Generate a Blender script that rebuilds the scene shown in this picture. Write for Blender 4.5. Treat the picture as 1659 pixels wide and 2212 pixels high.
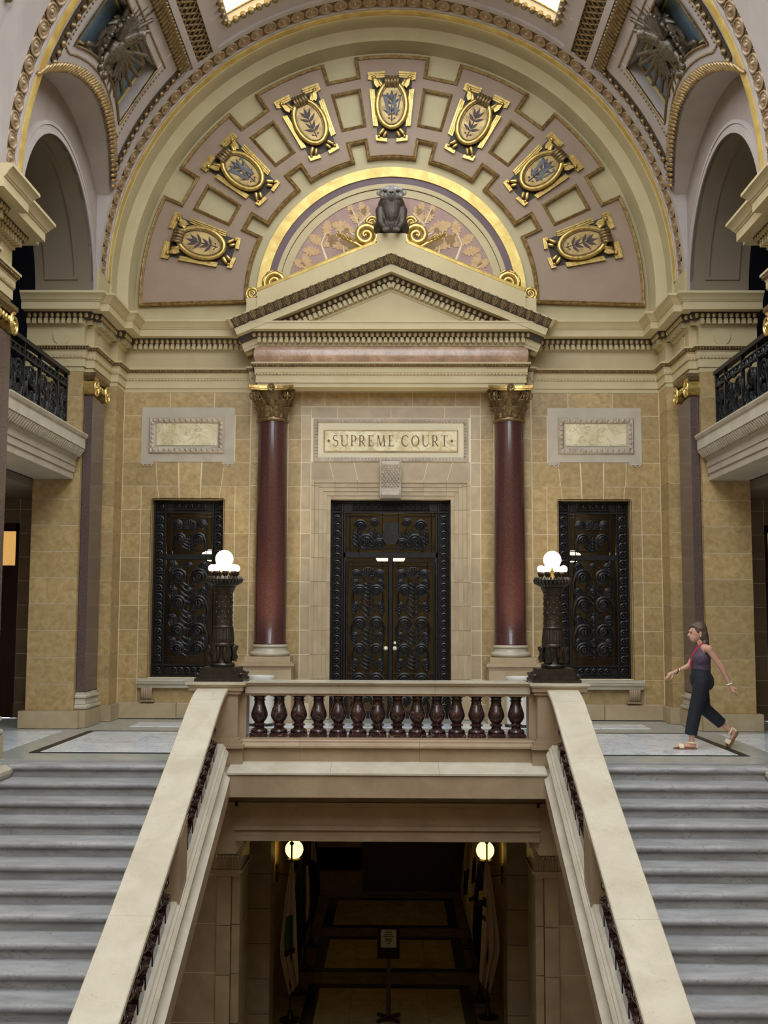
import bpy, bmesh, math, random
from math import sin, cos, pi, radians, sqrt, atan2, hypot
from mathutils import Vector, Matrix
random.seed(7)
for o in list(bpy.data.objects): bpy.data.objects.remove(o)
scene = bpy.context.scene
COL = scene.collection

# ------------------------------------------------------------------ camera
# x right, y into the picture, z up; z = 0 is the upper landing, units metres
F = 2400.0
YAW, PIT, ROLL = math.atan(25.5/F), math.atan(229/F), 0.0035
fw = Vector((-sin(YAW)*cos(PIT), cos(YAW)*cos(PIT), sin(PIT)))
r0 = Vector((cos(YAW), sin(YAW), 0)); u0 = r0.cross(fw)
rr = r0*cos(ROLL)+u0*sin(ROLL); uu = u0*cos(ROLL)-r0*sin(ROLL)
cd = bpy.data.cameras.new('camera'); cam = bpy.data.objects.new('camera', cd); COL.objects.link(cam)
mw = Matrix((( rr.x, uu.x, -fw.x, .085), (rr.y, uu.y, -fw.y, 0), (rr.z, uu.z, -fw.z, 1.65), (0, 0, 0, 1)))
cam.matrix_world = mw
cd.sensor_fit = 'HORIZONTAL'; cd.sensor_width = 36; cd.lens = F/1659*36; cd.clip_end = 200
scene.camera = cam
# ------------------------------------------------------------------ world and exposure
w = bpy.data.worlds.new('world'); scene.world = w; w.use_nodes = True
bg = w.node_tree.nodes['Background']; bg.inputs[0].default_value = (.86, .93, 1.0, 1); bg.inputs[1].default_value = 4.4
SKYLIGHT = 4.0
scene.view_settings.view_transform = 'Standard'; scene.view_settings.look = 'None'
scene.view_settings.gamma = 1; scene.view_settings.use_curve_mapping = False
scene.view_settings.exposure = 0.66
cy = scene.cycles
cy.max_bounces = 6; cy.diffuse_bounces = 3; cy.glossy_bounces = 2; cy.transmission_bounces = 4; cy.transparent_max_bounces = 6; cy.caustics_reflective = False; cy.caustics_refractive = False; cy.adaptive_threshold = .025; cy.use_light_tree = False

# ------------------------------------------------------------------ materials
def lin(c):
    r = []
    for v in c:
        v /= 255.0
        r.append(v/12.92 if v <= .04045 else ((v+.055)/1.055)**2.4)
    return (*r, 1)
MATS = {}
def mat(name, c1, c2=None, rough=.5, metal=0.0, scale=4.0, vein=None, vs=2.0, vw=.03, bump=0.0, bs=30.0, rnd=0.0, emit=None, es=0.0, detail=4, stretch=None, spec=None):
    m = bpy.data.materials.new(name); m.use_nodes = True
    nt = m.node_tree; N = nt.nodes; L = nt.links; b = N['Principled BSDF']
    b.inputs['Roughness'].default_value = rough; b.inputs['Metallic'].default_value = metal
    if spec is not None: b.inputs['Specular IOR Level'].default_value = spec
    geo = N.new('ShaderNodeNewGeometry'); vec = geo.outputs['Position']
    oi = None
    if rnd:
        oi = N.new('ShaderNodeObjectInfo')
        ad = N.new('ShaderNodeVectorMath'); ad.operation = 'MULTIPLY_ADD'
        L.new(oi.outputs['Random'], ad.inputs[0]); ad.inputs[1].default_value = (17, 31, 23); L.new(vec, ad.inputs[2]); vec = ad.outputs[0]
    if stretch:
        mp = N.new('ShaderNodeMapping'); mp.inputs['Scale'].default_value = stretch; L.new(vec, mp.inputs[0]); vec = mp.outputs[0]
    col = None
    if c2:
        nz = N.new('ShaderNodeTexNoise'); nz.inputs['Scale'].default_value = scale; nz.inputs['Detail'].default_value = detail; nz.inputs['Distortion'].default_value = .6
        L.new(vec, nz.inputs['Vector'])
        rp = N.new('ShaderNodeValToRGB'); rp.color_ramp.elements[0].position = .32; rp.color_ramp.elements[1].position = .68
        rp.color_ramp.elements[0].color = lin(c1); rp.color_ramp.elements[1].color = lin(c2)
        L.new(nz.outputs['Fac'], rp.inputs[0]); col = rp.outputs[0]
    else:
        rg = N.new('ShaderNodeRGB'); rg.outputs[0].default_value = lin(c1); col = rg.outputs[0]
    if vein:
        vn = N.new('ShaderNodeTexNoise'); vn.inputs['Scale'].default_value = vs; vn.inputs['Detail'].default_value = 5; vn.inputs['Distortion'].default_value = 1.6
        L.new(vec, vn.inputs['Vector'])
        s = N.new('ShaderNodeMath'); s.operation = 'SUBTRACT'; L.new(vn.outputs['Fac'], s.inputs[0]); s.inputs[1].default_value = .5
        a = N.new('ShaderNodeMath'); a.operation = 'ABSOLUTE'; L.new(s.outputs[0], a.inputs[0])
        mr = N.new('ShaderNodeMapRange'); mr.inputs['From Min'].default_value = 0; mr.inputs['From Max'].default_value = vw; mr.inputs['To Min'].default_value = .85; mr.inputs['To Max'].default_value = 0
        L.new(a.outputs[0], mr.inputs['Value'])
        mx = N.new('ShaderNodeMix'); mx.data_type = 'RGBA'; L.new(mr.outputs[0], mx.inputs['Factor']); L.new(col, mx.inputs['A']); mx.inputs['B'].default_value = lin(vein); col = mx.outputs['Result']
    if rnd:
        h = N.new('ShaderNodeHueSaturation'); mr2 = N.new('ShaderNodeMapRange'); L.new(oi.outputs['Random'], mr2.inputs['Value'])
        mr2.inputs['To Min'].default_value = 1-rnd; mr2.inputs['To Max'].default_value = 1+rnd
        L.new(mr2.outputs[0], h.inputs['Value']); L.new(col, h.inputs['Color']); col = h.outputs[0]
    L.new(col, b.inputs['Base Color'])
    if bump:
        bn = N.new('ShaderNodeTexNoise'); bn.inputs['Scale'].default_value = bs; bn.inputs['Detail'].default_value = 2; L.new(vec, bn.inputs['Vector'])
        bp = N.new('ShaderNodeBump'); bp.inputs['Strength'].default_value = bump; bp.inputs['Distance'].default_value = .01; L.new(bn.outputs['Fac'], bp.inputs['Height']); L.new(bp.outputs[0], b.inputs['Normal'])
    if emit:
        b.inputs['Emission Color'].default_value = lin(emit); b.inputs['Emission Strength'].default_value = es
    MATS[name] = m; return m
mat('stone', (153,126,80), (179,153,107), .42, scale=11, rnd=.12, detail=5)
mat('stone_warm', (166,146,114), (184,164,132), .4, scale=3, rnd=.05)
mat('stone_pale', (172,160,140), (188,176,156), .4, scale=3, rnd=.04)
mat('stone_brown', (138,116,88), (160,138,108), .4, scale=3, rnd=.05)
mat('mortar', (226,212,180), rough=.7)
mat('cream_marble', (180,170,150), (196,187,168), .22, scale=3, vein=(176,160,134), vs=5, vw=.008)
mat('tan_marble', (150,129,104), (166,146,120), .28, scale=3, vein=(148,122,96), vs=4, vw=.008)
mat('step_marble', (136,135,134), (164,163,162), .38, scale=2.4, vein=(112,108,110), vs=2.2, vw=.012, stretch=(1,3,3), rnd=.05)
mat('floor_white', (222,228,234), (244,247,250), .12, scale=2, vein=(170,176,184), vs=2.2, vw=.02, rnd=.05)
mat('floor_grey', (160,162,152), (176,178,170), .2, scale=5)
mat('floor_black', (26,24,23), (40,36,34), .4, scale=6, spec=.25)
mat('granite_red', (64,38,36), (88,56,52), .1, scale=60, bump=0)
mat('granite_dark', (70,56,54), (104,88,84), .16, scale=70)
mat('baluster_red', (38,22,23), (60,38,38), .14, scale=8, vein=(150,118,112), vs=6, vw=.010, rnd=.1)
mat('plaster_cream', (186,169,128), (194,178,138), .6, scale=2)
mat('plaster_sage', (178,164,124), (186,172,134), .65, scale=2)
mat('plaster_pink', (148,126,106), (156,134,114), .65, scale=2)
mat('plaster_grey', (166,154,148), (176,164,157), .65, scale=2)
mat('plaster_mauve', (146,132,126), (156,142,134), .65, scale=2)
mat('mauve_dark', (98,78,84), (108,88,92), .6)
mat('mural_mauve', (158,126,116), (168,138,128), .6)
mat('mural_leaf', (202,166,118), (188,148,102), .6, scale=14)
mat('mural_branch', (222,200,166), rough=.6)
mat('gold', (222,194,120), (176,142,76), .34, .75, scale=18)
mat('gold_leaf', (226,202,122), (196,160,84), .42, .35, scale=5)
mat('gold_moulding', (184,156,104), (124,98,62), .35, .5, scale=16)
mat('gold_antique', (146,122,80), (94,76,50), .38, .6, scale=22, bump=.1)
mat('ornament_brown', (104,82,50), (132,106,66), .5, .3, scale=30, bump=.25, bs=60)
mat('leaf_gilt', (150,128,90), (100,82,54), .45, .35, scale=34, bump=.3, bs=60)
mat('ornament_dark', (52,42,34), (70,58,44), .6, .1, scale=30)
mat('ornament_egg', (186,164,120), rough=.5)
mat('bronze_dark', (34,34,36), (48,46,46), .38, .65, scale=20, bump=.1)
mat('bronze_highlight', (46,46,46), (64,62,58), .32, .7, scale=20)  # bronze lightened to paint highlights onto the grille rings
mat('iron_blue', (24,28,34), (38,42,48), .4, .55, scale=20)
mat('lamp_bronze', (44,40,36), (70,62,52), .36, .6, scale=25, bump=.15)
mat('coffer_blue', (84,104,120), (104,122,136), .6, scale=4)
mat('eagle_bronze', (116,102,84), (72,64,56), .42, .5, scale=26, bump=.3, bs=40)
mat('badger_bronze', (62,52,46), (84,72,64), .45, .45, scale=30, bump=.5, bs=70, stretch=(1,1,.35))
mat('badger_head', (176,174,172), (132,128,124), .45, .25, scale=14, bump=.3, bs=60)
mat('marble_pink', (200,164,136), (156,126,104), .18, scale=3.2, vein=(150,120,98), vs=5, vw=.03)
mat('onyx', (232,220,178), (206,186,130), .2, scale=4, vein=(186,164,116), vs=3, vw=.03)
mat('onyx_pale', (226,214,180), (200,186,146), .22, scale=4, vein=(164,146,112), vs=3.5, vw=.022)
mat('lettering', (110,74,36), rough=.5)
mat('leaf_paint', (70,56,56), rough=.6)
mat('w_paint', (98,102,106), rough=.6)
mat('oval_field', (206,176,116), (150,120,70), .45, .25, scale=7)
mat('keystone_silver', (168,154,134), (190,176,156), .4, bump=.5, bs=90)
mat('wood_dark', (58,30,24), (42,22,18), .35, scale=3, stretch=(6,6,.6))
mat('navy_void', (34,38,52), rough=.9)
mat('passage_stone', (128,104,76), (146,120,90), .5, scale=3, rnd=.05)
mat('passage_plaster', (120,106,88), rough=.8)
mat('hall_floor', (124,110,88), (144,128,102), .2, scale=5)
mat('hall_panel', (206,190,162), (188,170,142), .2, scale=3, vein=(150,124,88), vs=3, vw=.01, rnd=.06)
mat('hall_border', (52,56,46), (40,44,38), .2, scale=8)
mat('white_drum', (226,222,212), rough=.5)
mat('knob_pale', (236,228,206), rough=.25)
mat('globe', (255,246,222), rough=.3, emit=(255,236,198), es=2.2)
mat('globe_small', (255,246,226), rough=.3, emit=(255,236,198), es=3.0)
mat('globe_yellow', (255,238,150), rough=.3, emit=(255,216,104), es=3.0)
mat('lit_pane', (240,200,130), (200,150,80), .4, scale=120, emit=(255,196,110), es=.4)
mat('room_lamp', (255,248,220), rough=.4, emit=(255,236,190), es=7.0)
mat('sky_pane', (206,222,236), rough=.3, emit=(226,238,255), es=SKYLIGHT)
mat('sky_pane_amber', (238,222,140), rough=.3, emit=(255,236,150), es=SKYLIGHT*.55)
mat('room_wall', (150,134,108), rough=.8)
mat('skin', (202,154,132), (192,144,120), .5, scale=9)
mat('hair', (74,58,46), (100,80,62), .5, scale=40, stretch=(3,3,.4), bump=.3, bs=60)
mat('trousers', (14,17,24), (22,26,34), .85, scale=20, bump=.2)
mat('blouse', (62,50,62), (84,68,84), .75, scale=40, bump=.2)
mat('sandal_strap', (226,206,172), rough=.5)
mat('sandal_sole', (128,92,64), (104,74,50), .7, scale=30)
mat('lanyard', (176,24,60), rough=.6)
mat('black_band', (16,14,14), rough=.5)
mat('bracelet', (206,170,96), rough=.35, metal=.7)
mat('lips', (164,92,84), rough=.5)
mat('eye_dark', (40,30,26), rough=.3)
mat('paper', (222,222,218), rough=.7)
mat('ink', (70,74,80), rough=.7)
for n, c in dict(white=(222,200,184), green=(96,128,98), blue=(28,34,74), navy=(22,24,48), red=(120,44,44), teal=(40,56,62), maroon=(80,38,34)).items():
    mat('flag_'+n, c, rough=.85, spec=.1)
def glass_mat():
    m = bpy.data.materials.new('glass_pane'); m.use_nodes = True; nt = m.node_tree; N = nt.nodes; L = nt.links
    N.remove(N['Principled BSDF']); out = N['Material Output']
    t = N.new('ShaderNodeBsdfTransparent'); t.inputs[0].default_value = (.8,.77,.72,1)
    g = N.new('ShaderNodeBsdfGlossy'); g.inputs['Roughness'].default_value = .03
    fr = N.new('ShaderNodeFresnel'); fr.inputs[0].default_value = 1.5
    mx = N.new('ShaderNodeMixShader'); L.new(fr.outputs[0], mx.inputs[0]); L.new(t.outputs[0], mx.inputs[1]); L.new(g.outputs[0], mx.inputs[2]); L.new(mx.outputs[0], out.inputs[0])
    MATS['glass_pane'] = m
glass_mat()

# ------------------------------------------------------------------ mesh helpers
class MB:
    def __init__(s): s.V = []; s.F = []
    def add(s, vs, fs):
        o = len(s.V); s.V += [tuple(v) for v in vs]; s.F += [tuple(i+o for i in f) for f in fs]; return s
    def box(s, x0, x1, y0, y1, z0, z1):
        v = [(x0,y0,z0),(x1,y0,z0),(x1,y1,z0),(x0,y1,z0),(x0,y0,z1),(x1,y0,z1),(x1,y1,z1),(x0,y1,z1)]
        return s.add(v, [(0,3,2,1),(4,5,6,7),(0,1,5,4),(1,2,6,5),(2,3,7,6),(3,0,4,7)])
    def chbox(s, x0, x1, y0, y1, z0, z1, c=.008):   # box with chamfered front edges (facing -y)
        v = [(x0,y0+c,z0),(x1,y0+c,z0),(x1,y0+c,z1),(x0,y0+c,z1),(x0+c,y0,z0+c),(x1-c,y0,z0+c),(x1-c,y0,z1-c),(x0+c,y0,z1-c),(x0,y1,z0),(x1,y1,z0),(x1,y1,z1),(x0,y1,z1)]
        return s.add(v, [(4,5,6,7),(0,1,5,4),(1,2,6,5),(2,3,7,6),(3,0,4,7),(0,8,9,1),(1,9,10,2),(2,10,11,3),(3,11,8,0),(8,11,10,9)])
    def rings(s, R, close=True, cap=True):
        n = len(R[0]); vs = [p for r in R for p in r]; fs = []
        for i in range(len(R)-1):
            for j in range(n if close else n-1):
                k = (j+1) % n; fs.append((i*n+j, i*n+k, (i+1)*n+k, (i+1)*n+j))
        if cap and close: fs.append(tuple(range(n))[::-1]); fs.append(tuple((len(R)-1)*n+j for j in range(n)))
        return s.add(vs, fs)
    def lathe(s, prof, cx=0, cy=0, n=20, cap=True, z0=0):
        return s.rings([[(cx+r*cos(2*pi*j/n), cy+r*sin(2*pi*j/n), z0+z) for j in range(n)] for r, z in prof], cap=cap)
    def sphere(s, c, r, n=10, m=6):
        r = r if isinstance(r, tuple) else (r, r, r)
        R = []
        for i in range(m+1):
            a = -pi/2+pi*i/m; q = max(cos(a), .02)
            R.append([(c[0]+r[0]*q*cos(2*pi*j/n), c[1]+r[1]*q*sin(2*pi*j/n), c[2]+r[2]*sin(a)) for j in range(n)])
        return s.rings(R)
    def tube(s, path, rad, n=6, closed=False, flat=None):
        P = [Vector(p) for p in path]; R = []; up = None
        for i, p in enumerate(P):
            if closed: d = P[(i+1) % len(P)]-P[i-1]
            else: d = P[min(i+1, len(P)-1)]-P[max(i-1, 0)]
            if d.length < 1e-9: d = Vector((0,0,1))
            d.normalize()
            if up is None: up = Vector((0,1,0)) if abs(d.y) < .8 else Vector((1,0,0))
            a = d.cross(up)
            if a.length < 1e-4: a = d.cross(Vector((1,0,.3)))
            a.normalize(); b = a.cross(d).normalized(); up = b
            q = rad(i/(len(P)-1)) if callable(rad) else rad
            fb = q if flat is None else flat
            R.append([p+a*q*cos(2*pi*j/n)+b*fb*sin(2*pi*j/n) for j in range(n)])
        if closed: R.append(R[0])
        return s.rings(R, cap=not closed)
    def caps(s, a, b, ra, rb, n=10):   # tapered capsule
        a = Vector(a); b = Vector(b); d = b-a; L = d.length
        if L < 1e-6: return s.sphere(a, ra)
        d /= L; u = d.cross(Vector((0,0,1)) if abs(d.z) < .9 else Vector((1,0,0))).normalized(); v = d.cross(u)
        R = []
        for k in range(4):
            t = pi/2*k/3; R.append((a-d*ra*cos(t), max(ra*sin(t), ra*.05)))
        for k in range(3, -1, -1):
            t = pi/2*k/3; R.append((b+d*rb*cos(t), max(rb*sin(t), rb*.05)))
        return s.rings([[c+u*q*cos(2*pi*j/n)+v*q*sin(2*pi*j/n) for j in range(n)] for c, q in R])
    def prism(s, poly, f, t0, t1):      # poly in (a,b), f(a,b,t) -> xyz
        n = len(poly); vs = [f(a, b, t0) for a, b in poly]+[f(a, b, t1) for a, b in poly]
        fs = [tuple(range(n)), tuple(range(n, 2*n))[::-1]]+[(i, (i+1) % n, n+(i+1) % n, n+i) for i in range(n)]
        return s.add(vs, fs)
    def mitre(s, path, closed=False, side=1):
        n = len(path); N = []
        seg = []
        m = n if closed else n-1
        for i in range(m):
            a, b = path[i], path[(i+1) % n]; dx, dy = b[0]-a[0], b[1]-a[1]; l = hypot(dx, dy); seg.append((-dy/l*side, dx/l*side))
        for i in range(n):
            if closed: n1, n2 = seg[i-1], seg[i]
            else: n1, n2 = seg[max(i-1, 0)], seg[min(i, m-1)]
            k = 1+n1[0]*n2[0]+n1[1]*n2[1]; k = max(k, .2)
            N.append(((n1[0]+n2[0])/k, (n1[1]+n2[1])/k))
        return N
    def plan(s, prof, path, side=1):       # profile (out, z) along a plan path (x, y)
        N = s.mitre(path, False, side)
        return s.rings([[(p[0]+m[0]*o, p[1]+m[1]*o, z) for o, z in prof] for p, m in zip(path, N)])
    def elev(s, prof, path, side=1, closed=False):       # profile (offset, y) along a path in elevation (x, z)
        N = s.mitre(path, closed, side)
        R = [[(p[0]+m[0]*o, y, p[1]+m[1]*o) for o, y in prof] for p, m in zip(path, N)]
        if closed: R.append(R[0])
        return s.rings(R, cap=not closed)
    def arc(s, prof, a0, a1, n, zc, full=True):    # profile (r, y) turned about the y axis through z = zc
        return s.rings([[(r*cos(a0+(a1-a0)*i/n), y, zc+r*sin(a0+(a1-a0)*i/n)) for r, y in prof] for i in range(n+1)])
    def mesh(s, name, smooth=None):
        me = bpy.data.meshes.new(name); me.from_pydata(s.V, [], s.F)
        bm = bmesh.new(); bm.from_mesh(me); bmesh.ops.recalc_face_normals(bm, faces=bm.faces); bm.to_mesh(me); bm.free()
        if smooth:
            me.shade_smooth(); me.set_sharp_from_angle(angle=radians(smooth))
        return me
    def build(s, name, m, parent=None, smooth=None, remesh=None):
        me = s.mesh(name, smooth); me.materials.append(MATS[m])
        o = link(name, me, parent)
        if remesh:
            md = o.modifiers.new('Remesh', 'REMESH'); md.mode = 'VOXEL'; md.voxel_size = remesh; md.use_smooth_shade = True
            sm = o.modifiers.new('Smooth', 'SMOOTH'); sm.factor = .5; sm.iterations = 3
        return o
def link(name, data, parent=None, M=None):
    o = bpy.data.objects.new(name, data); COL.objects.link(o)
    if parent is not None: o.parent = parent
    if M is not None: o.matrix_local = M
    return o
def tag(o, label=None, cat=None, group=None, kind=None):
    if label: o['label'] = label
    if cat: o['category'] = cat
    if group: o['group'] = group
    if kind: o['kind'] = kind
    return o
def thing(name, label, cat, loc=(0,0,0), rz=0, group=None, kind=None):
    o = bpy.data.objects.new(name, None); COL.objects.link(o); o.location = loc; o.rotation_euler = (0, 0, rz); o.empty_display_size = .1
    return tag(o, label, cat, group, kind)
def stuff(o): o['kind'] = 'stuff'; return o
def T(x=0, y=0, z=0, ry=0, sx=1, sy=1, sz=1, rz=0, rx=0):
    return Matrix.Translation((x, y, z)) @ Matrix.Rotation(rz, 4, 'Z') @ Matrix.Rotation(ry, 4, 'Y') @ Matrix.Rotation(rx, 4, 'X') @ Matrix.Diagonal((sx, sy, sz, 1))
def matmesh(mb, name, m, smooth=None):
    me = mb.mesh(name, smooth); me.materials.append(MATS[m]); return me
SIDES = ((-1, 'left'), (1, 'right'))
def sx(s, a, b): return (a*s, b*s) if s > 0 else (b*s, a*s)

# ------------------------------------------------------------------ setting: landing floor
YM = 15.035                                  # middle of the side bays
def my(y, near): return 2*YM-y if near else y
ZA, RA = 7.06, 4.58                          # centre height and radius of the great arches
floor = MB().box(-7.4, 7.4, 12.72, 18.7, -.34, -.006).build('floor', 'floor_grey'); tag(floor, 'grey and white polished marble floor of the upper landing', 'floor', kind='structure')
def tiles(x0, x1, y0, y1, nx, ny, mt, z0=-.02, z1=0, parent=floor, jit=.3, name='tile', gap=.0025):
    for j in range(ny):
        ya, yb = y0+(y1-y0)*j/ny, y0+(y1-y0)*(j+1)/ny
        cuts = [x0]+sorted(x0+(x1-x0)*(i+random.uniform(-jit, jit))/nx for i in range(1, nx))+[x1]
        for a, b in zip(cuts, cuts[1:]):
            MB().box(a+gap, b-gap, ya+gap, yb-gap, z0, z1).build(name, mt, parent)
tiles(-4.28, 4.28, 13.85, 16.30, 9, 5, 'floor_white')
tiles(-3.95, 3.95, 17.05, 17.72, 9, 1, 'floor_white')
for s, nm in SIDES:
    a, b = sx(s, 4.76, 7.3); tiles(a, b, 13.8, 16.35, 4, 4, 'floor_white')
    a, b = sx(s, 4.29, 4.39); MB().box(a, b, 13.74, 16.41, -.02, .0005).build('border_strip', 'floor_black', floor)
    a, b = sx(s, 2.0, 4.9); MB().box(a, b, 12.9, 13.08, -.02, .0).build('threshold_slab', 'step_marble', floor)
MB().box(-4.39, 4.39, 13.74, 13.80, -.02, .0006).build('border_strip', 'floor_black', floor)
MB().box(-4.39, 4.39, 16.37, 16.41, -.02, .0006).build('border_strip', 'floor_black', floor)

# ------------------------------------------------------------------ stair flights
RISE, TREAD, NOSE = .146, .34, 12.64
def step_prof(zt, yn, yb):
    p = [(yb, zt), (yn+.034, zt)]
    for i in range(1, 6):
        t = pi/2+pi*i/6; p.append((yn+.034+.034*cos(t), zt-.034+.034*sin(t)))
    p += [(yn+.05, zt-.07), (yn+.05, zt-RISE), (yb, zt-RISE)]
    return p
for s, nm in SIDES:
    st = thing('stair_flight', f'{nm} flight of grey veined marble steps outside the {nm} handrail', 'stairs', group='flights of steps')
    a, b = sx(s, 2.0, 4.24)
    for k in range(0, 19):
        yn = NOSE-TREAD*k; zt = -RISE*k
        yb = yn+TREAD+.07 if k else 12.92
        MB().prism(step_prof(zt, yn, yb), lambda y, z, t: (t, y, z), a, b).build('step', 'step_marble', st, smooth=40)
    yl = NOSE-TREAD*18
    MB().prism([(12.9, -.15), (12.9, -.5), (yl, -.5-(12.9-yl)*.43), (yl, -.27-(12.9-yl)*.43)], lambda y, z, t: (t, y, z), a, b).build('stair_soffit', 'tan_marble', st)

# ------------------------------------------------------------------ walls
C0, CH = .25, .3985
def zc(k): return C0+CH*k
GAP = .005
def block(parent, x0, x1, z0, z1, y, mt='stone', d=.07, name='stone_block', poly=None):
    if poly:
        p = poly
        return MB().prism(p, lambda a, b, t: (a, t, b), y, y+d).build(name, mt, parent)
    return MB().chbox(x0+GAP, x1-GAP, y, y+d, z0+GAP, z1-GAP, .002).build(name, mt, parent)
YW = 18.42
wb = thing('wall_back', 'back wall of yellow limestone blocks with pale joints', 'wall', kind='structure')
core = MB()
for s in (-1, 1):
    a, b = sx(s, 4.0, 6.19); core.box(a, b, YW+.005, 18.9, 0, 5.6)
    a, b = sx(s, 6.19, 7.4); core.box(a, b, YW+.005, 18.9, 3.2, 5.6)
    a, b = sx(s, 1.02, 2.78); core.box(a, b, YW+.005, 18.9, 0, 5.6)
    a, b = sx(s, 2.78, 4.0); core.box(a, b, YW+.005, 18.9, 0, .66); core.box(a, b, YW+.005, 18.9, 3.615, 5.6)
core.box(-1.02, 1.02, YW+.005, 18.9, 3.62, 5.6)
core.build('mortar_bed', 'mortar', wb)
for s in (-1, 1): MB().box(*sx(s, 1.724, 2.326), YW-.095, YW+.02, .2, 5.43).build('mortar_bed', 'mortar', wb)
for s in (-1, 1):
    def R(x0, x1, z0, z1, y=YW, mt='stone'):
        a, b = sx(s, x0, x1); return block(wb, a, b, z0, z1, y, mt)
    # plinth course
    R(3.5, 4.49, 0, zc(0), YW-.06, 'stone_warm'); R(2.36, 3.5, 0, zc(0), YW-.06, 'stone_warm'); R(1.50, 2.36, 0, zc(0), YW-.06, 'stone_warm')
    R(4.17, 4.49, zc(0), zc(1)); R(3.0, 4.17, zc(0), zc(1)); R(2.36, 3.0, zc(0), zc(1))
    for k in range(1, 9):
        z0, z1 = zc(k), zc(k+1)
        R(4.17, 4.49, z0, z1); R(2.36, 2.60, z0, z1)
        if k < 8: R(3.99, 4.17, z0, z1); R(2.60, 2.785, z0, z1)
    # flat arch over the window
    zt, zj, zn = 3.615, zc(9), 4.24
    def PO(pts, mt='stone'):
        pts = [(s*x, z) for x, z in pts]; block(wb, 0, 0, 0, 0, YW, mt, poly=pts)
    g = GAP
    PO([(3.19, zt), (3.53, zt), (3.55-g, zn-g), (3.17+g, zn-g)])
    PO([(2.80+.065, zt), (3.19-2*g, zt), (3.18-2*g, zj-g), (2.845, zj-g)]); PO([(2.835, zj+g), (3.178-2*g, zj+g), (3.165-2*g, zn-g), (2.80, zn-g)])
    PO([(3.53+2*g, zt), (3.87, zt), (3.895, zj-g), (3.54+2*g, zj-g)]); PO([(3.54+2*g, zj+g), (3.90, zj+g), (3.93, zn-g), (3.555+2*g, zn-g)])
    PO([(3.99+g, zc(8)+g), (4.17-g, zc(8)+g), (4.17-g, zj-g), (3.905, zj-g), (3.88, zt), (3.99+g, zt)])
    PO([(2.60+g, zc(8)+g), (2.785-g, zc(8)+g), (2.785-g, zt), (2.855, zt), (2.838, zj-g), (2.60+g, zj-g)])
    PO([(3.91, zj+g), (4.49-g, zj+g), (4.49-g, zn-g), (3.94, zn-g)])
    PO([(2.36+g, zj+g), (2.825, zj+g), (2.79, zn-g), (2.36+g, zn-g)])
    for z0, z1 in ((4.24, zc(11)), (zc(11), zc(12)), ):
        R(4.19, 4.49, z0, z1); R(2.36, 2.615, z0, z1)
    R(3.72, 4.49, zc(12), zc(13)); R(2.97, 3.72, zc(12), zc(13)); R(2.36, 2.97, zc(12), zc(13))
    # pilaster strip behind the column
    for k in range(0, 13): R(1.72, 2.33, zc(k), zc(k+1), YW-.10)
    # strip between column and door surround
    for k in range(0, 13): R(1.50, 1.72, zc(k), zc(k+1))
    for k in range(0, 12): R(1.335, 1.50, zc(k), min(zc(k+1), 5.18), YW+.004, 'stone_warm')
    R(1.335, 1.50, zc(12), 5.18, YW+.004, 'stone_warm')
    # passage back wall beyond the pier
    for k in range(0, 13):
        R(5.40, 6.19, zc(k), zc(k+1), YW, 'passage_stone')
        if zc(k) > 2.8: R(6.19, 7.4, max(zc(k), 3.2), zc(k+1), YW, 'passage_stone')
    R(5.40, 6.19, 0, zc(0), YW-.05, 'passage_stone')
for a, b in ((-1.50, -1.11), (-1.11, -.37), (-.37, .36), (.36, 1.09), (1.09, 1.50)): block(wb, a, b, 5.19, zc(13), YW, 'stone')
# plain stone field under and around the inscription, wedge stones over the door
for a, b in ((-1.335, -.9), (-.9, 0), (0, .9), (.9, 1.335)): block(wb, a, b, 4.99, 5.18, YW+.004, 'stone_warm')
xs_t = [-1.335, -1.03, -.62, -.19, .19, .62, 1.03, 1.335]; xs_b = [-1.335, -.94, -.545, -.17, .17, .545, .94, 1.335]
for i in range(7):
    block(wb, 0, 0, 0, 0, YW+.004, 'stone_warm', poly=[(xs_b[i]+GAP, 3.93), (xs_b[i+1]-GAP, 3.93), (xs_t[i+1]-GAP, 4.245), (xs_t[i]+GAP, 4.245)])

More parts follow.
